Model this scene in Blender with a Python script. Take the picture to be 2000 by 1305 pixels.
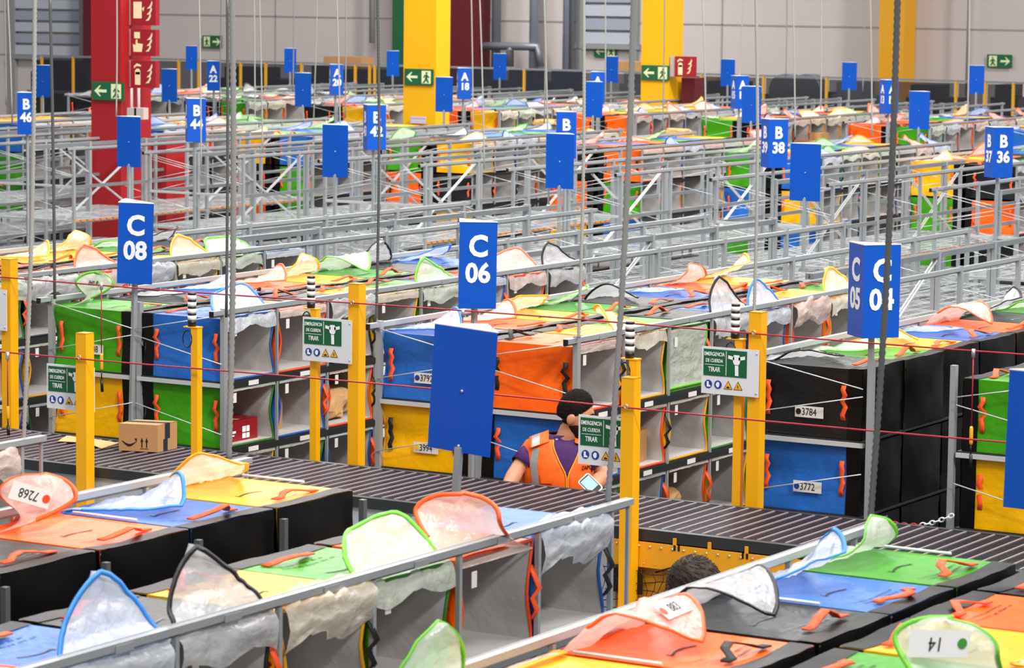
import bpy, math, random
from mathutils import Vector, Matrix, noise
random.seed(7)
scene = bpy.context.scene
for o in list(bpy.data.objects): bpy.data.objects.remove(o)
col = scene.collection
H = 3.8                                   # height of the camera above the warehouse floor

# ------------------------------------------------------------------ camera
YAW, PIT, ROL = math.radians(-30.861), math.radians(6.425), math.radians(0.659)
def cam_axes():
    cy, sy, cp, sp = math.cos(YAW), math.sin(YAW), math.cos(PIT), math.sin(PIT)
    fwd = Vector((sy, cy, 0)); rt = Vector((cy, -sy, 0)); up = Vector((0, 0, 1))
    f2 = fwd*cp - up*sp; u2 = up*cp + fwd*sp
    cr, sr = math.cos(ROL), math.sin(ROL)
    return rt*cr + u2*sr, -rt*sr + u2*cr, f2
AX = cam_axes(); FPX = 6089.6
cam = bpy.data.cameras.new('camera'); cam_o = bpy.data.objects.new('camera', cam); col.objects.link(cam_o)
m3 = Matrix((AX[0], AX[1], -AX[2])).transposed()
cam_o.matrix_world = Matrix.Translation((0, 0, H)) @ m3.to_4x4()
cam.sensor_width = 36; cam.lens = FPX/2000*36; cam.clip_end = 300; cam.clip_start = .5
cam.dof.use_dof = True; cam.dof.focus_distance = 17.0; cam.dof.aperture_fstop = 9.0
scene.camera = cam_o
def ray(px, py): return AX[0]*((px-1000)/FPX) - AX[1]*((py-652.5)/FPX) + AX[2]
def onY(px, py, Y): d = ray(px, py)*1; d = d*(Y/d.y); return Vector((d.x, d.y, d.z+H))
def onZ(px, py, z): d = ray(px, py); d = d*((z-H)/d.z); return Vector((d.x, d.y, d.z+H))

# ------------------------------------------------------------------ light
scene.view_settings.view_transform = 'Standard'; scene.view_settings.look = 'None'
scene.view_settings.exposure = 0.0; scene.view_settings.gamma = 1.0
w = bpy.data.worlds.new('world'); scene.world = w; w.use_nodes = True
w.node_tree.nodes['Background'].inputs[0].default_value = (.93, .96, 1, 1)
w.node_tree.nodes['Background'].inputs[1].default_value = .38
def area(name, loc, sx, sy, power, colr=(1, .97, .93), rot=(0, 0, 0)):
    l = bpy.data.lights.new(name, 'AREA'); l.shape = 'RECTANGLE'; l.size = sx; l.size_y = sy; l.energy = power; l.color = colr
    o = bpy.data.objects.new(name, l); col.objects.link(o); o.location = loc; o.rotation_euler = rot; return o
# rows of high-bay lamps under the roof
area('ceiling_lamp', (-6, 9, 9.5), 1.6, 14, 900)
area('ceiling_lamp', (-14, 20, 9.5), 1.6, 20, 1500)
area('ceiling_lamp', (-2, 20, 9.5), 1.6, 20, 1300)
area('ceiling_lamp', (-22, 36, 9.5), 1.6, 22, 2100)
area('ceiling_lamp', (-10, 38, 9.5), 1.6, 22, 1900)
area('ceiling_lamp', (-34, 48, 9.5), 1.6, 20, 1900)
sun = bpy.data.lights.new('roof_light', 'SUN'); sun.energy = 1.8; sun.angle = .10; sun.color = (1, .97, .92)
so = bpy.data.objects.new('roof_light', sun); col.objects.link(so)
so.rotation_euler = Vector((-.95, .50, -.85)).to_track_quat('-Z', 'Y').to_euler()

# ------------------------------------------------------------------ helpers
def srgb(h):
    h = h.lstrip('#'); v = [int(h[i:i+2], 16)/255 for i in (0, 2, 4)]
    return tuple(c/12.92 if c <= .04045 else ((c+.055)/1.055)**2.4 for c in v)
MATS = {}
def mat(name, c, rough=.5, metal=0., bump=0., bscale=30., spec=.5, var=0., vscale=6., alpha=None, trans=0., stretch=None):
    if name in MATS: return MATS[name]
    m = bpy.data.materials.new(name); m.use_nodes = True; nt = m.node_tree; b = nt.nodes['Principled BSDF']
    if isinstance(c, str): c = srgb(c)
    b.inputs['Base Color'].default_value = (*c, 1); b.inputs['Roughness'].default_value = rough
    b.inputs['Metallic'].default_value = metal; b.inputs['Specular IOR Level'].default_value = spec
    tc = nt.nodes.new('ShaderNodeTexCoord'); vec = tc.outputs['Object']
    if stretch:
        mp = nt.nodes.new('ShaderNodeMapping'); mp.inputs['Scale'].default_value = stretch; nt.links.new(vec, mp.inputs[0]); vec = mp.outputs[0]
    if var:
        n = nt.nodes.new('ShaderNodeTexNoise'); n.inputs['Scale'].default_value = vscale; n.inputs['Detail'].default_value = 5
        r = nt.nodes.new('ShaderNodeMapRange'); r.inputs[1].default_value = .3; r.inputs[2].default_value = .7
        r.inputs[3].default_value = 1-var; r.inputs[4].default_value = 1+var
        x = nt.nodes.new('ShaderNodeVectorMath'); x.operation = 'SCALE'; x.inputs[0].default_value = c
        nt.links.new(vec, n.inputs['Vector']); nt.links.new(n.outputs[0], r.inputs[0]); nt.links.new(r.outputs[0], x.inputs['Scale'])
        nt.links.new(x.outputs[0], b.inputs['Base Color'])
    if bump:
        n = nt.nodes.new('ShaderNodeTexNoise'); n.inputs['Scale'].default_value = bscale; n.inputs['Detail'].default_value = 4
        n.inputs['Distortion'].default_value = .3
        bp = nt.nodes.new('ShaderNodeBump'); bp.inputs['Strength'].default_value = bump; bp.inputs['Distance'].default_value = .02
        nt.links.new(vec, n.inputs['Vector']); nt.links.new(n.outputs[0], bp.inputs['Height']); nt.links.new(bp.outputs[0], b.inputs['Normal'])
    if alpha is not None:
        tr = nt.nodes.new('ShaderNodeBsdfTransparent'); tl = nt.nodes.new('ShaderNodeBsdfTranslucent'); tl.inputs[0].default_value = (*c, 1)
        m1 = nt.nodes.new('ShaderNodeMixShader'); m1.inputs[0].default_value = .4
        m2 = nt.nodes.new('ShaderNodeMixShader'); m2.inputs[0].default_value = alpha
        nt.links.new(b.outputs[0], m1.inputs[1]); nt.links.new(tl.outputs[0], m1.inputs[2])
        nt.links.new(tr.outputs[0], m2.inputs[1]); nt.links.new(m1.outputs[0], m2.inputs[2])
        nt.links.new(m2.outputs[0], nt.nodes['Material Output'].inputs[0])
    MATS[name] = m; return m
def emis(name, c, s):
    m = mat(name, c); b = m.node_tree.nodes['Principled BSDF']; b.inputs['Emission Color'].default_value = (*srgb(c), 1); b.inputs['Emission Strength'].default_value = s; return m

class MB:
    def __init__(s): s.v = []; s.f = []; s.sm = []
    def add(s, vs, fs, smooth=False):
        n = len(s.v); s.v += [tuple(p) for p in vs]; s.f += [tuple(i+n for i in f) for f in fs]; s.sm += [smooth]*len(fs); return s
    def box(s, c, d, M=None):
        x, y, z = d[0]/2, d[1]/2, d[2]/2
        vs = [Vector((sx*x, sy*y, sz*z)) for sx in (-1, 1) for sy in (-1, 1) for sz in (-1, 1)]
        if M is not None: vs = [M @ p for p in vs]
        vs = [p+Vector(c) for p in vs]
        return s.add(vs, [(0, 1, 3, 2), (4, 6, 7, 5), (0, 4, 5, 1), (2, 3, 7, 6), (0, 2, 6, 4), (1, 5, 7, 3)])
    def bx(s, x0, x1, y0, y1, z0, z1): return s.box(((x0+x1)/2, (y0+y1)/2, (z0+z1)/2), (abs(x1-x0), abs(y1-y0), abs(z1-z0)))
    def bar(s, a, b, w, h):
        a = Vector(a); b = Vector(b); d = b-a; L = d.length
        q = d.to_track_quat('X', 'Z').to_matrix()
        return s.box((a+b)/2, (L, w, h), q)
    def tube(s, pts, r, n=8, closed=False, cap=True, smooth=True):
        pts = [Vector(p) for p in pts]; N = len(pts); rs = r if isinstance(r, (list, tuple)) else [r]*N
        vs = []; up = None
        for i, p in enumerate(pts):
            if closed: t = pts[(i+1) % N]-pts[i-1]
            else: t = pts[min(i+1, N-1)]-pts[max(i-1, 0)]
            if t.length < 1e-9: t = Vector((0, 0, 1))
            t.normalize()
            if up is None:
                up = Vector((0, 0, 1)) if abs(t.z) < .9 else Vector((1, 0, 0))
            u = up - t*up.dot(t)
            if u.length < 1e-6: u = t.orthogonal()
            u.normalize(); up = u; v = t.cross(u)
            for k in range(n):
                a = 2*math.pi*k/n; vs.append(p+(u*math.cos(a)+v*math.sin(a))*rs[i])
        fs = []
        for i in range(N if closed else N-1):
            j = (i+1) % N
            for k in range(n):
                l = (k+1) % n; fs.append((i*n+k, i*n+l, j*n+l, j*n+k))
        s.add(vs, fs, smooth)
        if cap and not closed:
            b = len(s.v)-N*n; s.f.append(tuple(b+k for k in reversed(range(n)))); s.f.append(tuple(b+(N-1)*n+k for k in range(n))); s.sm += [False]*2
        return s
    def grid(s, fn, nu, nv, smooth=True):
        vs = [fn(i/nu, j/nv) for j in range(nv+1) for i in range(nu+1)]
        fs = [(j*(nu+1)+i, j*(nu+1)+i+1, (j+1)*(nu+1)+i+1, (j+1)*(nu+1)+i) for j in range(nv) for i in range(nu)]
        return s.add(vs, fs, smooth)
    def loft(s, rings, smooth=True, cap=True):
        n = len(rings[0]); b0 = len(s.v)
        vs = [p for r in rings for p in r]
        fs = [(i*n+k, i*n+(k+1) % n, (i+1)*n+(k+1) % n, (i+1)*n+k) for i in range(len(rings)-1) for k in range(n)]
        s.add(vs, fs, smooth)
        if cap: s.f.append(tuple(b0+k for k in reversed(range(n)))); s.f.append(tuple(b0+(len(rings)-1)*n+k for k in range(n))); s.sm += [smooth]*2
        return s
    def sphere(s, c, r, nu=16, nv=10):
        rx, ry, rz = r if isinstance(r, (tuple, list)) else (r, r, r); c = Vector(c)
        rings = [[c+Vector((rx*math.sin(math.pi*j/nv)*math.cos(2*math.pi*i/nu), ry*math.sin(math.pi*j/nv)*math.sin(2*math.pi*i/nu), -rz*math.cos(math.pi*j/nv))) for i in range(nu)] for j in range(nv+1)]
        rings[0] = [p+Vector((0, 0, 0))*0 for p in rings[0]]
        return s.loft(rings, cap=False)
    def xf(s, M): s.v = [tuple(M @ Vector(p)) for p in s.v]; return s
    def mesh(s, name):
        me = bpy.data.meshes.new(name); me.from_pydata(s.v, [], s.f); me.polygons.foreach_set('use_smooth', s.sm); me.update(); return me
    def build(s, name, m, parent=None, loc=None):
        me = s.mesh(name); me.materials.append(m); return link(name, me, parent, loc)
def link(name, me, parent=None, loc=None, rotz=None, M=None):
    o = bpy.data.objects.new(name, me); col.objects.link(o)
    if parent is not None: o.parent = parent
    if loc is not None: o.location = loc
    if rotz is not None: o.rotation_euler = (0, 0, rotz)
    if M is not None: o.matrix_local = M
    return o
def empty(name, label, cat, loc=(0, 0, 0), rotz=0, group=None):
    o = bpy.data.objects.new(name, None); col.objects.link(o); o.location = loc; o.rotation_euler = (0, 0, rotz); o.empty_display_size = .1
    return tag(o, label, cat, group)
def tag(o, label, cat, group=None, kind=None):
    o['label'] = label; o['category'] = cat
    if group: o['group'] = group
    if kind: o['kind'] = kind
    return o
def struct(o): o['kind'] = 'structure'; return o
_tc = {}
def text_mesh(s, size, m, bold=.012, squeeze=1.0):
    k = (s, size, m.name, bold, squeeze)
    if k in _tc: return _tc[k]
    c = bpy.data.curves.new('t', 'FONT'); c.body = s; c.size = size; c.align_x = 'CENTER'; c.align_y = 'CENTER'; c.offset = bold*size; c.extrude = .0008
    c.space_line = .9; c.resolution_u = 3
    o = bpy.data.objects.new('t', c); col.objects.link(o); dg = bpy.context.evaluated_depsgraph_get()
    me = bpy.data.meshes.new_from_object(o.evaluated_get(dg)); bpy.data.objects.remove(o); bpy.data.curves.remove(c)
    if squeeze != 1: me.transform(Matrix.Scale(squeeze, 4, (1, 0, 0)))
    me.materials.clear(); me.materials.append(m); _tc[k] = me; return me
def face_M(p, n, up=(0, 0, 1)):
    """matrix that lays an XY drawing on a surface at p with outward normal n"""
    n = Vector(n).normalized(); up = Vector(up); x = up.cross(n).normalized(); y = n.cross(x)
    return Matrix.Translation(p) @ Matrix((x, y, n)).transposed().to_4x4()
ORD = ['first', 'second', 'third', 'fourth', 'fifth', 'sixth', 'seventh', 'eighth', 'ninth', 'tenth', 'eleventh', 'twelfth', 'thirteenth', 'fourteenth', 'fifteenth', 'sixteenth']

# ------------------------------------------------------------------ materials
STEEL = mat('galvanised_steel', '#868c90', .38, .35, var=.10, vscale=3)
STEEL_L = mat('bright_steel', '#a9adb0', .35, .3)
WIRE = mat('deck_wire_bright', '#cdd1d2', .3, .2)
STEEL_D = mat('dull_steel', '#6f7475', .45, .4)
WHITE = mat('white_paint', '#e9eaec', .5)
PLATE = mat('sign_plate_white', '#dfe1e4', .45)
DECK = mat('shelf_deck_dark', '#1d1e20', .6)
BLACK = mat('black_plastic', '#0c0c0d', .4)
LABEL = mat('paper_label', '#e6e2dc', .6)
INK = mat('black_ink', '#141414', .6)
SIGNBLUE = mat('sign_blue', '#0052be', .42, spec=.35)
SIGNTOP = mat('sign_edge_white', '#e8eaee', .5)
YELLOW = mat('safety_yellow_paint', '#f8b000', .42, var=.05)
COLYEL = mat('column_yellow', '#f2b400', .5)
RED = mat('column_red', '#a3121c', .5)
ROPE = mat('red_rope', '#a81830', .45)
ORANGE_STRAP = mat('orange_webbing', '#ff5a1e', .6)
BLACK_STRAP = mat('black_webbing', '#101010', .6)
LINING = mat('grey_lining', '#bfbbb9', .7, bump=.35, bscale=9, var=.06)
CARD = mat('cardboard', '#b98a59', .75, var=.06)
PAPER = mat('kraft_paper', '#d6a970', .75, var=.08, bump=.5, bscale=14)
TAPE = mat('dark_tape', '#26313c', .35)
CONC = mat('concrete_floor', '#77787a', .5, var=.08, vscale=1.2)
BAGC = {
 'blue': ('#2468c0', '#5c9ae0', '#1c4f9c'), 'green': ('#3f9a10', '#86d648', '#2e6d18'), 'yellow': ('#f4b400', '#ffd24a', '#d99a10'),
 'orange': ('#ff660c', '#ff8b4a', '#e0491a'), 'black': ('#17181a', '#2c2c2e', '#121212')}
SHELL, EDGE, COVER, DARKP = {}, {}, {}, {}
for c, (a, b, d) in BAGC.items():
    SHELL[c] = mat(c+'_tarpaulin', a, .36, bump=.5, bscale=8, spec=.34, var=.08, vscale=5)
    EDGE[c] = mat(c+'_piping', {'blue': '#2f86d8', 'green': '#6fc62a', 'yellow': '#ffb81c', 'orange': '#ff6a2c', 'black': '#101010'}[c], .45)
    DARKP[c] = mat(c+'_mouth_binding', d, .5)
    COVER[c] = mat(c+'_bag_clear_plastic_bounce_tint', {'blue': '#eef3fb', 'green': '#f0f6e8', 'yellow': '#fbf4e2', 'orange': '#fbe8df', 'black': '#e8e8ea'}[c], .20, alpha=.84, bump=1.0, bscale=13, spec=.9)  # tint paints colour bounced off the bag into the clear plastic
BACKM = mat('black_back_sheet', '#050506', .42, spec=.28)

# ------------------------------------------------------------------ tote bag
BL, BW, BH = .60, .515, .375        # length (mouth to back), width, height
MX = BL/2
def nz(x, y, z, sc=3.2): return noise.noise(Vector((x*sc, y*sc, z*sc)))
def shell_pt(side, u, v, seed, off=0.):
    """side 0 top,1 bottom,2 +y,3 -y; u along length 0=back..1=mouth, v across"""
    x = -MX+u*BL
    n1 = nz(x+seed*7.1, v*BW+side*3, seed*3.3); n2 = nz(x*2.4+seed, v*1.7+side*5, 9.1)*.4
    w = math.sin(math.pi*min(1, max(0, v)))
    if side == 0:
        y = -BW/2+v*BW; z = BH - .012*w*math.sin(math.pi*min(1, u*1.05)) + (n1*.011+n2*.010)*w - off
    elif side == 1:
        y = -BW/2+v*BW; z = 0.004+off
    else:
        s = 1 if side == 2 else -1
        z = v*BH; pinch = (.010+.030*u**3)*w**1.0*(1-abs(2*v-1)**1.5)
        y = s*(BW/2-off-pinch + (n1*.010+n2*.007)*w)
    return Vector((x, y, z))
_mc = {}
def cached(k, fn):
    if k not in _mc: _mc[k] = fn()
    return _mc[k]
def me_shell(c, sd):
    def f():
        b = MB()
        for s in range(4): b.grid(lambda u, v: shell_pt(s, u, v, sd), 14, 12)
        me = b.mesh('bag_shell'); me.materials.append(SHELL[c]); return me
    return cached(('shell', c, sd), f)
def me_lining(sd):
    def f():
        b = MB()
        for s in range(4): b.grid(lambda u, v: shell_pt(s, u*.985+.012, v, sd, .006 if s != 1 else .006), 8, 8)
        b.grid(lambda u, v: Vector((-MX+.012+.02*nz(u*2, v*2, sd), -BW/2+.008+u*(BW-.016), .01+v*(BH-.022))), 6, 6)
        me = b.mesh('lining'); me.materials.append(LINING); return me
    return cached(('lin', sd), f)
def me_back(sd):
    def f():
        b = MB()
        b.grid(lambda u, v: Vector((-MX-.004-.018*math.sin(math.pi*u)*math.sin(math.pi*v)-.008*nz(u*2.5, v*3, sd), -BW/2+u*BW, v*BH)), 10, 8)
        for s in (0, 2, 3): b.grid(lambda u, v: shell_pt(s, u*.135, v, sd, -.003), 2, 12)
        me = b.mesh('back_panel'); me.materials.append(BACKM); return me
    return cached(('back', sd), f)
def me_piping(c, sd):
    def f():
        pts = [shell_pt(1, 1, i/6, sd) for i in range(6)]+[shell_pt(2, 1, i/8, sd) for i in range(8)]+[shell_pt(0, 1, 1-i/8, sd) for i in range(8)]+[shell_pt(3, 1, 1-i/8, sd) for i in range(8)]
        b = MB().tube(pts, .008, 5, closed=True); me = b.mesh('piping'); me.materials.append(DARKP[c]); return me
    return cached(('pip', c, sd), f)
def lerp_path(P, t):
    L = [0]
    for a, b in zip(P, P[1:]): L.append(L[-1]+math.dist(a, b))
    t *= L[-1]
    for i in range(len(P)-1):
        if t <= L[i+1]+1e-9:
            k = (t-L[i])/(L[i+1]-L[i]); return (P[i][0]+(P[i+1][0]-P[i][0])*k, P[i][1]+(P[i+1][1]-P[i][1])*k)
    return P[-1]
def smooth_path(P, n=3):
    for _ in range(n):
        Q = [P[0]]
        for a, b in zip(P, P[1:]): Q += [(a[0]*.75+b[0]*.25, a[1]*.75+b[1]*.25), (a[0]*.25+b[0]*.75, a[1]*.25+b[1]*.75)]
        P = Q+[P[-1]]
    return P
M_ = MX; T_ = BH
# profiles (x outwards from bag centre, z) : lip over the mouth then the hooped flap
PROF = {
 'standing': [(M_+.03, T_-.085), (M_+.035, T_-.01), (M_-.005, T_+.02), (M_-.05, T_+.05), (M_-.09, T_+.12), (M_-.12, T_+.19)],
 'tall':     [(M_+.03, T_-.095), (M_+.045, T_-.01), (M_+.00, T_+.03), (M_-.04, T_+.08), (M_-.075, T_+.16), (M_-.09, T_+.25)],
 'leaning':  [(M_+.025, T_-.07), (M_+.02, T_+.005), (M_-.04, T_+.02), (M_-.13, T_+.04), (M_-.21, T_+.085), (M_-.29, T_+.12)],
 'flat':     [(M_+.02, T_-.05), (M_+.015, T_+.01), (M_-.06, T_+.015), (M_-.16, T_+.022), (M_-.27, T_+.02), (M_-.36, T_+.03)],
 'crumpled': [(M_+.03, T_-.11), (M_+.055, T_-.03), (M_+.02, T_+.03), (M_-.04, T_+.045), (M_-.09, T_+.02), (M_-.13, T_+.015)],
 'curled':   [(M_+.01, T_-.04), (M_-.01, T_+.015), (M_-.08, T_+.02), (M_-.16, T_+.05), (M_-.20, T_+.11), (M_-.15, T_+.16)],
 'arched':   [(M_+.01, T_-.03), (M_-.01, T_+.01), (M_-.07, T_+.07), (M_-.15, T_+.13), (M_-.24, T_+.11), (M_-.33, T_+.02)],
 'turnedL':  [(M_, T_), (M_, T_+.2)], 'turnedR':  [(M_, T_), (M_, T_+.2)],
 'closed':   [(M_-.01, T_+.005), (M_+.008, T_-.01), (M_+.006, T_-.10), (M_-.004, T_-.20), (M_-.004, T_-.30), (M_+.004, .02)],
 'tucked':   [(M_+.02, T_-.04), (M_+.02, T_+.004), (M_-.01, T_+.012), (M_-.03, T_+.014), (M_-.05, T_+.013)],
}
DESC = {'standing': 'flap up', 'tall': 'flap tall', 'leaning': 'flap leaning', 'flat': 'flap flat', 'crumpled': 'flap crumpled',
        'curled': 'flap curled', 'arched': 'flap arched', 'turnedL': 'flap turned up', 'turnedR': 'flap turned up', 'closed': 'flap closed', 'tucked': 'flap tucked in'}
def cover_geom(style, sd):
    if style[:6] == 'turned':
        sg = 1 if style[-1] == 'L' else -1
        def pt(u, v):
            t = min(1, v*1.5); t = t*t*(3-2*t); q = max(0, (v-.55)/.45); a = 2*u-1
            base = Vector((MX+.012-.02*v, -sg*a*(BW/2-.01), T_-.03+.06*v)); hw = .17*(1-q**2.6)**.55 if q < 1 else .004
            top = Vector((MX-(.17 if sg > 0 else .10)+a*hw*1.0, sg*(.15-.10*v), T_+.005+.20*v))
            p = base.lerp(top, t); n = (abs(nz(p.x*3+sd, p.z*4, sd, 3.0))-.25)*.022*(1-abs(a)**3)
            return Vector((p.x, p.y+n+.03*math.sin(a*2+sd)*t, p.z+n*.5))
        return pt, .40
    P = smooth_path(PROF[style]); skew = ((sd*37) % 7-3)/3*.06 if style not in ('closed', 'tucked') else 0
    v0 = .34 if style not in ('closed', 'tucked', 'crumpled') else (.0 if style == 'closed' else .5)
    def hw(v):
        if style == 'closed': return BW/2-.012
        if style == 'tucked': return BW/2-.01
        if v < v0: return BW/2-.008
        q = (v-v0)/(1-v0)
        return max(.004, (BW/2-.015)*(1-q**1.55)**.72)
    amp = {'crumpled': .030, 'flat': .012, 'closed': .008, 'tucked': .006}.get(style, .017)
    tw = (((sd*53) % 5)-2)/2*(.10 if style in ('flat', 'leaning') else 0)
    def pt(u, v):
        x, z = lerp_path(P, v); h = hw(v); y = (u*2-1)*h+skew*max(0, v-v0)*1.5
        a = amp*(1-abs(2*u-1)**4*.6)
        n = nz(y*1.6+sd*5, v*2.0, sd*2.7, 3.0)*a + (abs(nz(y*4+sd, v*2.5, sd, 3.0))-.25)*a*1.5
        curve = -.05*(1-(2*u-1)**2)*max(0, v-v0) if style in ('standing', 'tall') else 0
        if v < v0 and style not in ('closed', 'tucked'): z += .018*math.sin(u*9+sd)*(1-v/v0)
        if tw and v > v0: z += max(0, tw*(2*u-1))*math.sin(math.pi*min(1, (v-v0)/(1-v0)))
        return Vector((x+n*.8+curve, y, max(z+n, T_-.3) if style != 'closed' else z+n*.3))
    return pt, v0
def me_cover(c, style, sd):
    def f():
        pt, v0 = cover_geom(style, sd); b = MB().grid(pt, 16, 22)
        me = b.mesh('clear_flap'); me.materials.append(COVER[c]); return me
    return cached(('cov', c, style, sd), f)
def me_edging(c, style, sd):
    def f():
        pt, v0 = cover_geom(style, sd)
        b = MB(); n = 16; vs = [v0+(1-v0)*(i/n) for i in range(n+1)]
        L = [pt(0, v) for v in vs]+[pt(1, v) for v in reversed(vs)]
        if style in ('closed', 'tucked'): L = [pt(1, v0+(1-v0)*(1-i/8)) for i in range(9)][::-1] + [pt(1-i/8, 1) for i in range(1, 9)] + [pt(0, v0+(1-v0)*(1-i/8)) for i in range(1, 9)]
        # flat ribbon edging 2.2 cm wide, 3 mm thick
        cen = sum(L, Vector())/len(L); N = len(L); top = []; 
        for i, p in enumerate(L):
            t = (L[min(i+1, N-1)]-L[max(i-1, 0)]).normalized(); inn = (cen-p); inn -= t*inn.dot(t)
            inn = inn.normalized() if inn.length > 1e-5 else Vector((0, 0, 1)); nn = t.cross(inn)*.003
            top += [p-inn*.004+nn, p+inn*.012+nn, p+inn*.012-nn, p-inn*.004-nn]
        fs = [(i*4+k, i*4+(k+1) % 4, i*4+4+(k+1) % 4, i*4+4+k) for i in range(N-1) for k in range(4)]
        b.add(top, fs, True); me = b.mesh('flap_edging'); me.materials.append(EDGE[c]); return me
    return cached(('edg', c, style, sd), f)
def ribbon(b, pts, w, axis, th=.003):
    axis = Vector(axis); vs = []
    for i, p in enumerate(pts):
        p = Vector(p); t = Vector(pts[min(i+1, len(pts)-1)])-Vector(pts[max(i-1, 0)]); n = t.cross(axis)
        n = n.normalized()*th if n.length > 1e-6 else Vector((0, 0, th)); a = axis*w/2
        vs += [p-a+n, p+a+n, p+a-n, p-a-n]
    b.add(vs, [(i*4+k, i*4+(k+1) % 4, i*4+4+(k+1) % 4, i*4+4+k) for i in range(len(pts)-1) for k in range(4)]+[(3, 2, 1, 0), tuple(len(pts)*4-4+k for k in range(4))], True)
    return b
def me_tophandle(m, sd):
    def f():
        b = MB(); x = -MX+.115; a = .008+.012*(sd % 3); k = .03*((sd % 5)-2)
        P = [(x, -.17, T_+.004), (x+.004, -.12, T_+.006), (x+k*.4, -.09, T_+.010+a*.4), (x+k, -.03, T_+.012+a), (x+k*.8, .02, T_+.01+a*.6), (x+.002, .06, T_+.006), (x, .11, T_+.005)]
        ribbon(b, P, .032, (1, 0, 0)); me = b.mesh('carry_handle'); me.materials.append(m); return me
    return cached(('th', m.name, sd), f)
def me_sidehandle(sgn, m, sd, which):
    def f():
        b = MB(); y = sgn*(BW/2-.004); k = .7+.25*((sd+which) % 3)
        x = (MX-.055, -MX+.105)[which]
        P = [(x, y, .285), (x+.003*k, y+sgn*.006, .26), (x-.010*k, y+sgn*.012, .235), (x+.010*k, y-sgn*.008, .20), (x-.008*k, y-sgn*.002, .17), (x+.004, y+sgn*.005, .13), (x, y, .10)]
        ribbon(b, P, .026, (1, 0, 0))
        me = b.mesh('side_strap'); me.materials.append(m); return me
    return cached(('sh', sgn, m.name, sd, which), f)
def me_mouthstrap(m, sd):
    def f():
        b = MB(); x = MX+.006
        for s in (1,):
            y = s*(BW/2+.0)
            k = .6+.2*(sd % 3); P = [(x-.01, y, .28), (x+.015*k, y-.012, .25), (x+.034*k, y+.002, .20), (x+.012*k, y-.018, .165), (x+.030*k, y-.008, .12), (x+.006, y-.006, .09), (x-.015, y, .075)]
            ribbon(b, P, .022, (.3, .95, 0), .002)
        me = b.mesh('mouth_strap'); me.materials.append(m); return me
    return cached(('ms', m.name, sd), f)
def me_tag():
    def f():
        b = MB().box((MX+.012, -BW/2+.10, T_-.08), (.002, .034, .058)); me = b.mesh('paper_tag'); me.materials.append(LABEL); return me
    return cached('tag', f)
def me_print(c, sd):
    def f():
        r = random.Random(sd+5); b = MB()
        def z(x, y): 
            u = (x+MX)/BL; v = (y+BW/2)/BW; return shell_pt(0, u, v, sd).z+.002
        def stroke(p, q, wd=.004):
            n = 3; wd *= 1.5
            for i in range(n):
                a = [p[k]+(q[k]-p[k])*i/n for k in (0, 1)]; d = [p[k]+(q[k]-p[k])*(i+1)/n for k in (0, 1)]
                dx, dy = d[0]-a[0], d[1]-a[1]; L = math.hypot(dx, dy) or 1; nx, ny = -dy/L*wd/2, dx/L*wd/2
                b.add([(a[0]-nx, a[1]-ny, z(a[0]-nx, a[1]-ny)), (a[0]+nx, a[1]+ny, z(a[0]+nx, a[1]+ny)), (d[0]+nx, d[1]+ny, z(d[0]+nx, d[1]+ny)), (d[0]-nx, d[1]-ny, z(d[0]-nx, d[1]-ny))], [(0, 1, 2, 3)])
        for row, x in enumerate((-.115, -.145)):            # two printed lines along the back edge
            y = -.16+row*.02
            while y < .15-row*.03:
                L = r.uniform(.006, .013)
                stroke((x+r.uniform(-.003, .003), y), (x+r.uniform(-.006, .006), y+L*.5), .0035); stroke((x-.006, y+.002), (x+.006, y+.003+r.uniform(0, .004)), .003)
                y += L+.004+(.012 if r.random() < .18 else 0)
        pts = [(.02+.018*math.sin(t*math.pi), -.10+t*.16) for t in [i/8 for i in range(9)]]     # curved arrow under the print
        for p, q in zip(pts, pts[1:]): stroke(p, q, .006)
        stroke(pts[-1], (pts[-1][0]+.022, pts[-1][1]-.004), .005); stroke(pts[-1], (pts[-1][0]+.004, pts[-1][1]-.022), .005)
        me = b.mesh('printed_text'); me.materials.append(INK if c != 'black' else mat('grey_print', '#8a8a90', .6)); return me
    return cached(('prt', c, sd), f)
def flap_label(cv, style, sd, left, text, c, u, v, size=.05, spin=180):
    pt, v0 = cover_geom(style, sd); p = pt(u, v); du = (pt(u+.03, v)-pt(u-.03, v)).normalized(); dv = (pt(u, v+.03)-pt(u, v-.03)).normalized()
    n = du.cross(dv).normalized(); wn = Vector((-n.x, -n.y, n.z)) if left else n; up = dv
    if wn.dot(Vector((.50, -.84, .12))) < 0: n = -n
    for sgn in (1,):
        M = face_M(p+n*.012, n, up) @ Matrix.Rotation(math.radians(spin), 4, 'Z')
        pl = link('flap_label', cached(('flab', size), lambda: _plate(size*3.4, size*1.35)), cv, M=M)
        link('label_digits', text_mesh(text, size, INK, .0, .85), pl, M=Matrix.Translation((size*.15, 0, .0015)))
        link('label_dot', _dotmesh(DOT[c]), pl, M=Matrix.Translation((-size*1.35, 0, .0015)))
LABEL_NEAR = {}
NB = [0]
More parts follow.
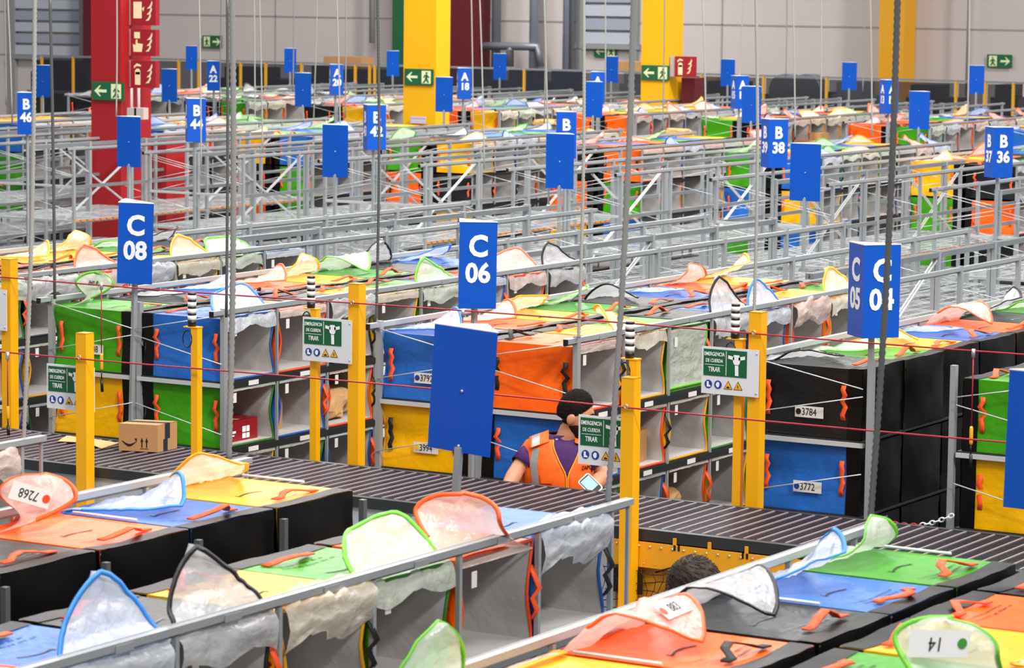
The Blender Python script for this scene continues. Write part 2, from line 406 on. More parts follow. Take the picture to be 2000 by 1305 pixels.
def bag(c, x, y, z, left, style, where, group, detail=2, sd=None, number=None, dotc=None, side=True, rot=0., name_extra='', blackstrap=False, flap=None):
    """one tote bag with its parts; left=True turns the mouth towards -X"""
    NB[0] += 1
    if sd is None: sd = random.randrange(6)
    sd = sd % 6
    t = empty('delivery_bag', (c+' bag '+(DESC[style]+', ' if style and detail > 0 else '')+where), 'bag', (x, y, z), (math.pi if left else 0)+rot, group)
    link('bag_shell', me_shell(c, sd), t); link('back_panel', me_back(sd), t)
    if detail >= 1 or not left: link('lining', me_lining(sd), t)
    if detail >= 1: link('piping', me_piping(c, sd), t)
    if style:
        cv = link('clear_flap', me_cover(c, style, sd), t)
        if flap: flap_label(cv, style, sd, left, *flap)
        if style != 'tucked' or detail > 1: link('flap_edging', me_edging(c, style, sd), cv)
    sm = BLACK_STRAP if (blackstrap or (sd == 4 and c in ('orange', 'yellow'))) else ORANGE_STRAP
    if detail >= 1:
        link('carry_handle', me_tophandle(sm, sd), t)
        if not left and sd % 3: link('mouth_strap', me_mouthstrap(BLACK_STRAP if sd == 5 else ORANGE_STRAP, sd), t)
        if side:
            for wh_ in (0, 1): link('side_strap', me_sidehandle(1 if left else -1, sm, sd, wh_), t)
    if detail >= 2:
        link('printed_text', me_print(c, sd), t)
        if not left: link('paper_tag', me_tag(), t)
    if number:
        # label on the long side that faces the conveyor (world -Y)
        s = 1 if left else -1
        cx = (.0 if left else .10); pz = .13
        p = Vector((cx, s*(BW/2+.006), pz)); M = face_M(p, (0, s, 0))
        pl = link('number_label', cached('nlab', lambda: _plate(.165, .06)), t, M=M)
        link('label_digits', text_mesh(number, .055, INK, .0, .8), pl, M=Matrix.Translation((.0, -.001, .0015)))
        link('label_dot', _dotmesh(dotc), pl, M=Matrix.Translation((-.062, 0, .0015)))
    return t
def _plate(w, h, m=None):
    me = MB().box((0, 0, 0), (w, h, .002)).mesh('plate'); me.materials.append(m or LABEL); return me
def _dotmesh(m):
    return cached(('dot', m.name), lambda: _disc(.016, m))
def _disc(r, m, n=20):
    me = MB().add([(r*math.cos(2*math.pi*i/n), r*math.sin(2*math.pi*i/n), .001) for i in range(n)], [tuple(range(n))]).mesh('disc'); me.materials.append(m); return me
DOT = {'blue': mat('dot_blue', '#1c3f9a', .5), 'yellow': mat('dot_yellow', '#ffc21a', .5), 'black': INK, 'green': mat('dot_green', '#2f8a20', .5), 'orange': mat('dot_orange', '#f04a1c', .5)}

# ------------------------------------------------------------------ racks
W = .54                                   # bay pitch
LV = [1.43, 1.03, .63, .23]               # shelf heights, top shelf first
def rack(x, y0, nbay, filled, label, group, halves='LR', gapR=0., end='near', dense=True, levels=4, ystart_wire=None, decks=True, orange_edge=False, ext=.12, fine=True):
    """a back-to-back shelf run; x = centre line, y0 = end near the camera. filled=(a,b) bays carrying bags"""
    y1 = y0+nbay*W
    t = empty('shelving_rack', label, 'shelving rack', (x, y0, 0), 0, group)
    sides = [(s, (s*.65 if s < 0 else s*.65+gapR), (-.012 if s < 0 else .012+gapR)) for s in ((-1, 1) if halves == 'LR' else ((-1,) if halves == 'L' else (1,)))]
    thin = cached('post_thin', lambda: _mm(MB().bx(-.008, .008, -.008, .008, .0, 1.86), STEEL_L, 'post'))
    thick = cached('post_thick', lambda: _mm(MB().bx(-.015, .015, -.018, .018, .0, 1.87), STEEL_L, 'post'))
    L = nbay*W
    for s, xo, xi in sides:
        for i in range(nbay+1):
            f = filled[0] <= i <= filled[1]
            if i in (0, nbay) or not f:
                if i % 2 == 0 or f or i == nbay: link('post', thick, t, (xo, i*W, 0))
            else: link('post', thin, t, (xo, i*W, 0))
            if i % 2 == 0 and (not f or i == 0 or fine): 
                if not f or i == 0: link('post', thick, t, (xi-.03*s, i*W+.01, 0))
        link('top_rail', cached(('rail', L), lambda: _mm(MB().bx(-.014, .014, -ext, L+.1, 1.835, 1.862).bx(-.018, -.014, -ext, L+.1, 1.82, 1.862), STEEL_L, 'rail')), t, (xo, 0, 0), rotz=0)
        if not fine or filled[1]-filled[0] < nbay:
            a, b = (filled[1], nbay) if filled[0] == 0 else (0, filled[0])
            link('inner_rail', cached(('irail', a, b), lambda: _mm(MB().bx(-.012, .012, a*W, b*W, 1.82, 1.86), STEEL, 'rail')), t, (xi-.03*s, 0, 0))
        for z in LV[:levels]:
            for (a_, b_), mm in (((filled[0], filled[1]), DECK), ((filled[1], nbay) if filled[0] == 0 else (0, filled[0]), STEEL)):
                if b_ > a_: link('shelf_beam', cached(('beam', a_, b_, mm.name), lambda: _mm(MB().bx(-.010, .010, a_*W, b_*W, -.045, -.008), mm, 'beam')), t, (xo, 0, z))
            link('end_beam', cached(('ebeam', xo-xi), lambda: _mm(MB().bx(0, xo-xi, -.014, .014, -.034, -.010), WIRE, 'ebeam')), t, (xi, 0, z))
        if decks:
            for z in LV[:levels]:
                if filled[0] > 0 and z > 1.2: continue
                if filled[1] > filled[0]:
                    a, b = filled
                    link('shelf_deck', cached(('fd', a, b, xo > xi), lambda: _mm(MB().bx(0, xo-xi, a*W, b*W, -.010, -.002), DECK, 'deck')), t, (xi, 0, z))
                rng = (filled[1], nbay) if filled[0] == 0 else (0, filled[0])
                if rng[1] > rng[0]:
                    def wires():
                        b = MB(); ya, yb = rng[0]*W, rng[1]*W; sx = 1 if xo > xi else -1; w_ = abs(xo-xi)
                        n = int((yb-ya)/.09)
                        for i in range(n+1): y = ya+(yb-ya)*i/n; b.bar((0, y, 0), (sx*w_, y, 0), .0045, .0035)
                        for k in range(6): b.bar((sx*w_*k/5, ya, -.004), (sx*w_*k/5, yb, -.004), .007, .007)
                        for i in range(0, int((yb-ya)/W)+1): b.bx(0, sx*w_, ya+i*W-.02, ya+i*W+.02, -.016, -.008)
                        return _mm(b, WIRE, 'wire')
                    link('wire_deck', cached(('wd', rng, xo > xi, round(abs(xo-xi), 3)), wires), t, (xi, 0, z))
        if orange_edge:
            def oe():
                b = MB(); a, bb = (filled[1], nbay) if filled[0] == 0 else (0, filled[0])
                y = a*W
                while y < bb*W-.1: b.bx(-.003, .003, y, y+.08, -.02, .0); y += .12
                return _mm(b, mat('orange_edge_strip', '#d8822a', .6), 'oe')
            link('edge_strip', cached(('oe', filled), oe), t, (xo+.016*s, 0, LV[1]-.012))
        d_ = round(xo-xi, 3); bare = (filled[1], nbay) if filled[0] == 0 else (0, filled[0])
        def rod(y, z0, z1, nm='end_brace'):
            me = cached(('rod', d_, round(z1-z0, 3)), lambda: _mm(MB().tube([(0, 0, 0), (d_, 0, z1-z0)], .0034, 5), WIRE, 'rod')); link(nm, me, t, (xi, y, z0))
        for za, zb in ((1.71, 1.83), (1.67, 1.54), (1.26, 1.12), (.86, 1.0), (.82, .68)): rod(-.026, za, zb)
        if bare[1] > bare[0]:
            for i in range(bare[0], bare[1]+1, 4):
                for za, zb in ((1.67, 1.80), (1.63, 1.51), (1.20, 1.35), (1.16, 1.04)): rod(i*W+.02, za, zb, 'cross_brace')
            for i in range(bare[0]+1, bare[1]-2, 5):
                for a_, b_ in ((1.80, .9), (.9, 1.80)): link('long_brace', cached(('lb', a_), lambda: _mm(MB().bar((0, 0, a_), (0, 3*W, b_), .008, .012), WIRE, 'lb')), t, (xi, i*W, 0))
        link('rail_cap', cached('rcap', lambda: _mm(MB().box((0, 0, 0), (.026, .010, .034)), BLACK, 'cap')), t, (xo, -ext-.006, 1.845))
    return t
def _mm(b, m, n): me = b.mesh(n); me.materials.append(m); return me
def shelf_tickets(t, x, y0, n, levels, s):
    me = cached(('tick', s), lambda: _mm(MB().box((0, 0, 0), (.003, .10, .028)), LABEL, 'ticket'))
    for i in range(n): link('rail_ticket', cached(('rtick', 1), lambda: _mm(MB().box((0, 0, 0), (.003, .085, .022)), mat('ticket_holder', '#94969a', .4), 'ticket')), t, (s*.6665, (i+.5)*W, 1.843))
    for lv in levels:
        for i in range(n): link('shelf_ticket', me, t, (s*(.65+.014), (i+.52)*W, LV[lv]-.027))

XC = {-1: -11.50, 0: -9.10, 1: -6.70}
YC = 14.84
CN = {-1: 'C 08', 0: 'C 06', 1: 'C 04'}
GC = 'bags on the racks behind the conveyor'
# --- racks under the C signs
rk = {}
rk[-2] = rack(-13.90, YC, 16, (0, 8), 'grey shelf run left of the C 08 rack, full then bare', 'shelving racks beyond the conveyor', orange_edge=True)
rk[-1] = rack(XC[-1], YC, 16, (0, 8), 'grey shelf run under sign C 08 with bags at its near half', 'shelving racks beyond the conveyor')
rk[0] = rack(XC[0], YC, 16, (0, 8), 'grey shelf run under sign C 06 behind the large blue sign', 'shelving racks beyond the conveyor', orange_edge=True)
rk[1] = rack(XC[1], YC, 16, (0, 8), 'grey shelf run under sign C 04 split by a chained gap', 'shelving racks beyond the conveyor', gapR=.50)
rk[2] = rack(-4.30+.25, YC, 16, (0, 8), 'bare grey shelf run at the far right behind the C 04 rack', 'shelving racks beyond the conveyor', orange_edge=True)
CB = {  # (rack, half): colours on the top shelf from the conveyor backwards, with flap style
 (-2, 'L'): 'orange-flat blue-leaning yellow-curled orange-flat yellow-flat yellow-curled green-flat black-leaning',
 (-2, 'R'): 'orange-tucked green-crumpled black-crumpled orange-standing blue-crumpled yellow-standing green-leaning blue-tucked',
 (-1, 'L'): 'green-turnedL black-flat blue-flat orange-flat yellow-curled green-arched black-standing blue-leaning',
 (-1, 'R'): 'blue-leaning orange-tucked black-crumpled yellow-tucked green-standing blue-tucked orange-leaning black-standing',
 (0, 'L'): 'blue-flat orange-flat yellow-leaning green-leaning black-flat blue-flat orange-curled yellow-leaning',
 (0, 'R'): 'orange-tucked yellow-leaning green-closed black-tall blue-standing orange-crumpled yellow-standing green-tucked',
 (1, 'L'): 'black-flat green-flat yellow-flat blue-flat orange-arched black-leaning green-flat yellow-flat',
 (1, 'R'): 'green-flat blue-leaning yellow-flat orange-flat black-flat blue-flat',
}
NAMEC = {-2: 'leftmost rack', -1: 'rack C 08', 0: 'rack C 06', 1: 'rack C 04'}
FLAPS = {('front left rack', 2): ('7268', 'orange', .5, .66, .05), ('front right rack', 3): ('883', 'orange', .45, .66, .05), ('lower right rack', 3): ('14', 'green', .5, .66, .06), (-1, 'L'): ('0848', 'green', .5, .66, .045)}
NUMS = {(-1, 'L'): ('0848', 'green'), (0, 'L'): ('3792', 'blue'), (1, 'L'): ('3784', 'black')}
for (k, h), spec in CB.items():
    x = (XC.get(k, -13.90))+(-.335 if h == 'L' else .335+(.50 if k == 1 else 0))
    for i, sp in enumerate(spec.split()):
        c, st = sp.split('-'); num = NUMS.get((k, h)) if i == 0 else None
        wh = f"{ORD[i]} from conveyor, top shelf, {'left' if h == 'L' else 'right'} side, {NAMEC[k]}"
        bag(c, x+random.uniform(-.01, .01), YC+(i+.5)*W+random.uniform(-.01, .01), LV[0], h == 'L', st, wh, GC, 2, sd=i+k*2+11, number=num[0] if num else None, dotc=DOT[num[1]] if num else None, side=(i == 0), blackstrap=(k == 0 and h == 'R' and i == 0), flap=FLAPS.get((k, h)) if i == 0 else None)
L2 = {
 (-2, 'R'): 'green blue yellow orange blue black yellow green', (-1, 'R'): 'green blue orange yellow black blue green orange', (0, 'R'): 'blue orange yellow green blue orange black yellow',
 (-1, 'L'): 'yellow', (0, 'L'): 'yellow', (1, 'L'): 'blue black green orange blue yellow green black', (1, 'R'): 'yellow green', (-2, 'L'): 'blue'}
L3 = {(-2, 'R'): 'yellow blue green orange', (-1, 'R'): 'yellow green blue orange yellow', (0, 'R'): 'green blue orange yellow green blue', (1, 'L'): 'black black black', (-1, 'L'): 'green', (0, 'L'): 'orange'}
NUM2 = {(-1, 'L'): None, (0, 'L'): ('3994', 'yellow'), (1, 'L'): ('3772', 'blue')}
for lv, D, nm in ((1, L2, 'second'), (2, L3, 'third')):
    for (k, h), spec in D.items():
        x = (XC.get(k, -13.90))+(-.335 if h == 'L' else .335+(.50 if k == 1 else 0))
        for i, c in enumerate(spec.split()):
            num = NUM2.get((k, h)) if i == 0 and lv == 1 else None
            wh = f"{ORD[i]} from conveyor, {nm} shelf, {'left' if h == 'L' else 'right'} side, {NAMEC[k]}"
            bag(c, x, YC+(i+.5)*W, LV[lv], h == 'L', 'tucked', wh, GC, 2 if h == 'R' else 1, sd=i+k+lv*2+8, number=num[0] if num else None, dotc=DOT[num[1]] if num else None, side=(i == 0))
for k in (-2, -1, 0): shelf_tickets(rk[k], 0, YC, 8, (0, 1, 2), 1)

# --- near racks, this side of the conveyor
YN = 10.12
NR = [  # name, centre x, half, spec from the conveyor towards the camera
 ('left edge rack', -9.10, 'R', 'orange-crumpled orange-crumpled blue-leaning'),
 ('front left rack', -6.735, 'L', 'yellow-leaning blue-flat orange-turnedL black-flat black-flat green-flat'),
 ('front middle rack', -6.25, 'R', 'blue-crumpled orange-turnedR green-leaning yellow-crumpled black-tall blue-tall orange-flat'),
 ('front right rack', -3.96, 'L', 'green-curled blue-leaning black-arched orange-arched yellow-tucked green-tall'),
 ('lower right rack', -3.94, 'R', 'black-tucked orange-tucked yellow-tucked green-turnedR blue-tucked'),
]
GF = 'bags on the racks before the conveyor'
for nm, cx, h, spec in NR:
    s = -1 if h == 'L' else 1; n = len(spec.split())
    t = empty('shelving_rack', {'left edge rack': 'short piece of grey rack at the left edge before the conveyor', 'front left rack': 'grey rack with black bag backs at the lower left',
        'front middle rack': 'grey rack with open bag mouths under a long rail, lower middle', 'front right rack': 'grey rack with long pale rail at the lower right before the conveyor',
        'lower right rack': 'grey rack against the front right rack, lower right corner'}[nm], 'shelving rack', (cx, YN, 0), 0, 'shelving racks before the conveyor')
    xo = s*.645
    thin = cached('npost', lambda: _mm(MB().bx(-.009, .009, -.009, .009, 0, 1.83), STEEL_L, 'post'))
    for i in range(n+1):
        link('post', thin, t, (xo, -i*W, 0)); link('post', thick if False else cached('npost2', lambda: _mm(MB().bx(-.012, .012, -.012, .012, 0, 1.77), STEEL_D, 'post')), t, (-s*.012, -i*W, 0))
    if nm != 'lower right rack':
        link('top_rail', _mm(MB().bx(-.016, .016, -n*W-.2, .15, 1.838, 1.862).bx(-.018, -.014, -n*W-.2, .15, 1.822, 1.864), STEEL_L, 'rail'), t, (xo, 0, 0))
        link('end_post', _mm(MB().bx(-.006, .006, -.006, .006, 0, 1.85), STEEL_L, 'post'), t, (xo, .13, 0))
    for z in LV[:3]:
        link('shelf_deck', _mm(MB().bx(min(0, xo), max(0, xo), -n*W, 0, -.012, -.002), DECK, 'deck'), t, (0, 0, z))
        link('shelf_beam', _mm(MB().bx(-.012, .012, -n*W, 0, -.045, -.01), STEEL, 'beam'), t, (xo, 0, z))
    for i in range(n):
        if h == 'R' and nm != 'lower right rack': link('rail_ticket', cached(('rtick', 1), lambda: _mm(MB().box((0, 0, 0), (.003, .085, .022)), mat('ticket_holder', '#94969a', .4), 'ticket')), t, (xo+.0195, -(i+.5)*W, 1.845))
    for i in range(0, n, 1):
        if i in (0, 2, 4) and h == 'L': link('tie_rod', cached(('tie', s), lambda: _mm(MB().tube([(0, 0, 0), (.30*s, .0, .0)], .005, 6), WHITE, 'tie')), t, (-s*.33+s*.6, -i*W, 1.815))
    for i, sp in enumerate(spec.split()):
        c, st = sp.split('-')
        bag(c, cx+s*.325, YN-(i+.5)*W+random.uniform(-.01, .01), LV[0], h == 'L', st, f"{ORD[i]} from conveyor, top shelf, {nm}", GF, 2, sd=i*2+len(nm), side=(i == 0 or h == 'R'), flap=FLAPS.get((nm, i)))
        if (nm in ('front left rack', 'front middle rack') and i < 5) or (nm == 'left edge rack' and i < 1):
            bag(random.choice(['green', 'blue', 'orange', 'yellow']), cx+s*.325, YN-(i+.5)*W, LV[1], h == 'L', 'tucked' if h == 'R' else None, f"{ORD[i]} from conveyor, second shelf, {nm}", GF, 1, sd=i+3, side=False)

# --- racks under the B and A signs
XB = [-23.406+2.4*k for k in range(-2, 6)]; YB = 28.2
XA = [-30.461+2.4*k for k in range(-1, 8)]; YA = 41.4
Bname = ['far left of B 46', 'left of B 46', 'B 46', 'B 44', 'B 42', 'B 40', 'B 38', 'B 36']
Aname = ['A 24', 'A 22', 'A 20', 'A 18', 'A 16', 'A 14', 'A 12', 'right of A 12', 'far right of A 12']
COLS = ['blue', 'green', 'yellow', 'orange', 'black']
BEND = {0: ('black', 'blue', 'green', 'green'), 1: ('orange', 'blue', 'green', 'green'), 2: ('yellow', 'blue', 'black', 'green'), 3: ('green', 'yellow', 'orange', 'black'), 4: ('black', 'orange', 'orange', 'green'), 5: ('green', 'blue', 'blue', 'yellow'), 6: ('yellow', 'black', 'green', 'orange'), 7: ('green', 'blue', 'orange', 'yellow')}
FB = 9; NBB = 16
stuff_B, stuff_A = [], []
for k, x in enumerate(XB):
    rack(x, YB, NBB, (FB, NBB), f'grey shelf run under sign {Bname[k]}, bare in front, filled behind' if k > 1 else f'grey shelf run {Bname[k]}, bare in front', 'shelving racks under the B signs', fine=False, orange_edge=(k % 2 == 0))
    for h in 'LR':
        for i in range(7):
            xx = x+(-.335 if h == 'L' else .335); yy = YB+(FB+i+.5)*W
            e = BEND.get(k); c = e['LR'.index(h)] if (e and i == 0) else random.choice(COLS)
            st = random.choice(['flat', 'tucked', 'leaning', 'flat', 'tucked'])
            if i >= 5 or k < 1: stuff_B.append((c, xx, yy, LV[0], h == 'L', st)); continue
            wh = f"{ORD[i]} from front, top, {'left' if h == 'L' else 'right'} side, rack {Bname[k]}"
            bag(c, xx, yy, LV[0], h == 'L', st, wh, 'bags on the racks under the B signs', 1 if i == 0 else 0, sd=i+k, side=(i == 0))
        for lv in (1, 2):
            for i in range(1 if h == 'L' else 2):
                xx = x+(-.335 if h == 'L' else .335); yy = YB+(FB+i+.5)*W
                e = BEND.get(k); c = e[2+'LR'.index(h)] if (e and i == 0 and lv == 1) else random.choice(COLS)
                if lv == 2 or k < 1: stuff_B.append((c, xx, yy, LV[lv], h == 'L', None)); continue
                bag(c, xx, yy, LV[lv], h == 'L', None, f"{ORD[i]} from front, second shelf, {'left' if h == 'L' else 'right'} side, rack {Bname[k]}", 'bags on the racks under the B signs', 1, sd=i+k+lv, side=(i == 0))
            if h == 'R':
                for i in range(2, 7): stuff_B.append((random.choice(COLS), x+.335, YB+(FB+i+.5)*W, LV[lv], False, None))
AEND = {0: ('black', 'blue'), 1: ('black', 'green'), 2: ('black', 'yellow'), 3: ('orange', 'yellow'), 4: ('orange', 'orange'), 5: ('green', 'black'), 6: ('orange', 'green'), 7: ('blue', 'blue'), 8: ('yellow', 'green')}
for k, x in enumerate(XA):
    rack(x, YA, 16, (0, 9), (f'grey shelf run under sign {Aname[k]}' if k < 7 else f'grey shelf run {Aname[k]}')+' before the far wall', 'shelving racks under the A signs', fine=False)
    for h in 'LR':
        for i in range(9):
            xx = x+(-.335 if h == 'L' else .335); yy = YA+(i+.5)*W
            c = AEND[k]['LR'.index(h)] if i == 0 else random.choice(COLS)
            st = random.choice(['crumpled', 'crumpled', 'leaning', 'flat', 'standing', 'crumpled'])
            if i >= 1: stuff_A.append((c, xx, yy, LV[0], h == 'L', st)); continue
            bag(c, xx, yy, LV[0], h == 'L', st, f"front end, top, {'left' if h == 'L' else 'right'} side, rack {Aname[k]}", 'bags on the racks under the A signs', 1, sd=i+k, side=True)
        for i in range(0, 4):
            xx = x+(-.335 if h == 'L' else .335); stuff_A.append((random.choice(COLS), xx, YA+(i+.5)*W, LV[1], h == 'L', None))
def stuff_mesh(items, name, label, step=1):
    """the rest of the bags as one mesh with several material slots"""
    mats = []; idx = {}
    def mi(m):
        if m.name not in idx: idx[m.name] = len(mats); mats.append(m)
        return idx[m.name]
    V, F, S, MI = [], [], [], []
    for n, (c, x, y, z, left, st) in enumerate(items):
        sd = n % 6
        ms = [me_shell(c, sd), me_back(sd)]
        if not left: ms.append(me_lining(sd))
        if st: ms += [me_cover(c, st, sd), me_edging(c, st, sd)]
        s = -1 if left else 1
        for me in ms:
            b = len(V); V += [(x+s*v.co.x, y+s*v.co.y, z+v.co.z) for v in me.vertices]
            m = mi(me.materials[0])
            for p in me.polygons: F.append(tuple(b+i for i in p.vertices)); MI.append(m)
    me = bpy.data.meshes.new(name); me.from_pydata(V, [], F); me.polygons.foreach_set('use_smooth', [True]*len(F)); me.polygons.foreach_set('material_index', MI)
    for m in mats: me.materials.append(m)
    me.update(); o = link(name, me); tag(o, label, 'bags', kind='stuff'); return o
stuff_mesh(stuff_B, 'packed_delivery_bags', 'many coloured bags packed on the deep part of the B sign racks')
stuff_mesh(stuff_A, 'distant_delivery_bags', 'many small coloured bags with raised flaps on the A sign racks')

# ------------------------------------------------------------------ sign prisms on poles
def me_prism(apex):
    def f():
        b = MB(); h = .485; w_ = .286/2; a = .153*apex
        P = [(-w_, 0), (w_, 0), (0, a)]
        if apex < 0: P = [(-w_, 0), (0, a), (w_, 0)]
        vs = [(x, y, z) for z in (0, h) for x, y in P]
        b.add(vs, [(0, 1, 4, 3), (1, 2, 5, 4), (2, 0, 3, 5), (2, 1, 0)]); me = b.mesh('sign_body'); me.materials.append(SIGNBLUE); return me
    return cached(('prism', apex), f)
def me_ptop(apex):
    def f():
        w_ = .286/2+.002; a = .157*apex; b = MB(); P = [(-w_, 0), (w_, 0), (0, a)] if apex > 0 else [(-w_, 0), (0, a), (w_, 0)]
        b.add([(x, y, z) for z in (.484, .489) for x, y in P], [(0, 1, 4, 3), (1, 2, 5, 4), (2, 0, 3, 5), (3, 4, 5)]); me = b.mesh('sign_top'); me.materials.append(SIGNTOP); return me
    return cached(('ptop', apex), f)
TXT = mat('sign_white_letters', '#f2f4f8', .5)
BOLT = mat('bolt_steel', '#d0d0d0', .3, .8)
def sign(x, y, apex, label, group, right=None, leftt=None, zb=0., tilt=0., z0=1.992, turn=0.):
    t = empty('aisle_sign', label, 'sign', (x, y, z0), turn, group); t.rotation_euler = (0, tilt, turn)
    bdy = link('sign_body', me_prism(apex), t); link('sign_top', me_ptop(apex), t)
    link('pole', cached(('pole', zb), lambda: _mm(MB().bx(-.013, .013, -.013, .013, zb-z0, 0.02), STEEL_L, 'pole')), t, (0, .0 if apex > 0 else -.02, 0))
    if apex > 0:
        for zz in (.24, .025): link('bolt', cached('bolt', lambda: _mm(MB().sphere((0, 0, 0), .0065, 8, 6), BOLT, 'bolt')), bdy, (0, -.003, zz))
    if right:
        for sgn, (a, b) in ((1, right), (-1, leftt)):
            n = Vector((sgn*.153, -.143, 0)); cpt = Vector((sgn*.0715, -.0765, 0))
            for s_, zz, sz in ((a, .345, .165), (b, .195, .15)):
                link('letters', text_mesh(s_, sz, TXT, .035, .93), bdy, M=face_M(cpt+n.normalized()*.002+Vector((0, 0, zz)), n))
    return t
def num2(n): return f'{n:02d}'
for k, n in ((-1, 8), (0, 6), (1, 4)):
    sign({-1: -11.49, 0: -9.10, 1: -6.675}[k], YC, -1, f'blue three-sided sign reading C {num2(n)}, on a pole behind the conveyor', 'aisle signs C', ('C', num2(n)), ('C', num2(n+1)), tilt={-1: .045, 0: .012, 1: .0}[k], turn={-1: -.28, 0: -.18, 1: .06}[k])
sign(-6.30, 10.15, 1, 'large blank blue sign back, nearest, left of the man in the vest', 'blank sign backs before the conveyor', tilt=.06, turn=.0)
sign(-3.91, 10.15, 1, 'blank blue sign back cut by the right edge', 'blank sign backs before the conveyor', tilt=.02)
for k in range(5):
    sign(-18.615+2.4*k, 23.91, 1, f'blank blue sign back, {ORD[k]} from the left in the nearer back row', 'blank sign backs facing the B signs')
for k in range(6):
    n = 46-2*k
    sign(-23.406+2.4*k, 28.19, -1, f'blue sign reading B {n} standing above the bare racks', 'aisle signs B', ('B', str(n)), ('B', str(n+1)), turn=[-.35, .0, .05, -.3, .1, .05][k])
for k in range(8):
    sign(-30.504+2.4*k, 37.07, 1, f'blank blue sign back, {ORD[k]} from the left in the middle row', 'blank sign backs facing the A signs')
for k in range(-1, 6):
    n = 22-2*k
    sign(-30.461+2.4*k, 41.40, -1, f'small blue sign reading A {n} above the far racks', 'aisle signs A', ('A', str(n)), ('A', str(n+1)), turn=[.0, -.35, -.05, -.1, -.35, .1, .1][k+1])
for k in range(8):
    sign(-37.62+2.4*k, 50.35, 1, f'small blank blue sign back, {ORD[k]} from the left in the farthest row', 'farthest blank sign backs')

# ------------------------------------------------------------------ conveyor
ZC = 1.15; CY0, CY1 = 13.28, 14.12; CX0, CX1 = -17, -2
BELT = mat('belt_black', '#262326', .32, bump=.25, bscale=60, stretch=(1, 12, 1))
RIB = mat('belt_rib_pinkgrey', '#8d7c80', .45)
cv = empty('conveyor', 'long black ribbed belt conveyor crossing between the racks', 'conveyor', (0, 0, 0))
MB().bx(CX0, CX1, CY0+.02, CY1-.02, ZC-.03, ZC-.004).build('belt', BELT, cv)
fine = MB()
y = CY0+.03
while y < CY1-.03: fine.bx(CX0, CX1, y, y+.006, ZC-.005, ZC-.001); y += .021
fine.build('belt_grooves', mat('belt_groove_grey', '#35323a', .35), cv)['kind'] = 'stuff'
rb = MB(); x = CX0
while x < CX1: rb.bx(x, x+.011, CY0+.03, CY1-.02, ZC-.004, ZC+.003); x += .0745
rb.build('belt_ribs', RIB, cv)['kind'] = 'stuff'
MB().bx(CX0, CX1, CY0-.02, CY0+.025, ZC-.055, ZC+.001).build('near_edge_rail', mat('edge_rail_dark', '#2b2d30', .4), cv)
MB().bx(CX0, CX1, CY1-.02, CY1+.02, ZC-.10, ZC+.002).build('far_edge_rail', mat('edge_rail_dark', '#2b2d30', .4), cv)
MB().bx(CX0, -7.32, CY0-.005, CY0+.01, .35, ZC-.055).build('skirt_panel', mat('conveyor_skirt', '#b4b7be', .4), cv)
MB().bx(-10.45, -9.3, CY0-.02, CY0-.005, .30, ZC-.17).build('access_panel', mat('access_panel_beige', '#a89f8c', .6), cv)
MB().bx(-7.32, -2, CY0+.02, CY0+.035, .35, ZC-.055).build('black_skirt', BLACK, cv)  # plain black panel along the right stretch of the conveyor
for xx in (-14, -11.6, -9.2, -6.8, -4.4): MB().bx(xx-.04, xx+.04, CY0+.1, CY0+.2, 0, ZC-.05).bx(xx-.04, xx+.04, CY1-.2, CY1-.1, 0, ZC-.05).build('leg_frame', STEEL_D, cv)
# yellow guard plate with notched brackets and the net under it
yp = empty('guard_plate', 'yellow bolted guard plate under the conveyor edge by the near yellow post', 'guard', (0, 0, 0))
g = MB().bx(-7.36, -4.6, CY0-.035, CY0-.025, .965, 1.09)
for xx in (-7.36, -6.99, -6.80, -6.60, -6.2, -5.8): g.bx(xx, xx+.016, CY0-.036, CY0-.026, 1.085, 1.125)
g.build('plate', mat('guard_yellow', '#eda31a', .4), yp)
nb = MB()
for xx in [-6.98, -6.957, -6.61, -6.587, -6.22, -6.197]: nb.bx(xx-.004, xx+.006, CY0-.038, CY0-.034, 1.065, 1.092)
nb.build('slot', BLACK, yp)
bo = MB(); x = -7.30
while x < -4.7: bo.sphere((x, CY0-.038, 1.07), .006, 6, 4); bo.sphere((x+.03, CY0-.038, .985), .003, 6, 4) if int(x*10) % 2 else None; x += .062
bo.build('bolts', BOLT, yp)['kind'] = 'stuff'
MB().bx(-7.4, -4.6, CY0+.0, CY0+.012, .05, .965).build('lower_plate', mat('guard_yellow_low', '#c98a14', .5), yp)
MB().bx(-7.34, -7.15, CY0-.05, CY0-.04, .83, .95).bx(-6.98, -6.78, CY0-.05, CY0-.04, .83, .95).build('dark_box', BLACK, yp)
net = MB()
for i in range(46):
    x = -7.36+i*.045; net.tube([(x+.02*math.sin(j*1.3+i), CY0-.06-.01*math.sin(j+i*.7), .96-j*.05+.008*math.sin(i*1.9+j)) for j in range(15)], .0022, 4)
for j in range(14):
    net.tube([(-7.36+i*.045+.012*math.sin(i*2.1+j), CY0-.062, .95-j*.052+.012*math.sin(i*.8+j*1.7)) for i in range(46)], .0022, 4)
no = net.build('cargo_net', mat('net_black', '#121010', .6)); tag(no, 'black knotted net hanging under the yellow guard plate', 'net')
hk = empty('net_hook', 'steel eye hook holding the net straps to the yellow plate', 'hook', (-6.925, CY0-.05, 1.02))
MB().tube([(.018*math.cos(a), 0, .018*math.sin(a)) for a in [i*math.pi/6 for i in range(12)]], .005, 6, closed=True).build('ring', BOLT, hk)
MB().tube([(0, 0, -.015), (-.15, 0, -.07)], .005, 5).tube([(0, 0, -.015), (.14, 0, -.065)], .005, 5).build('strap', BLACK, hk)

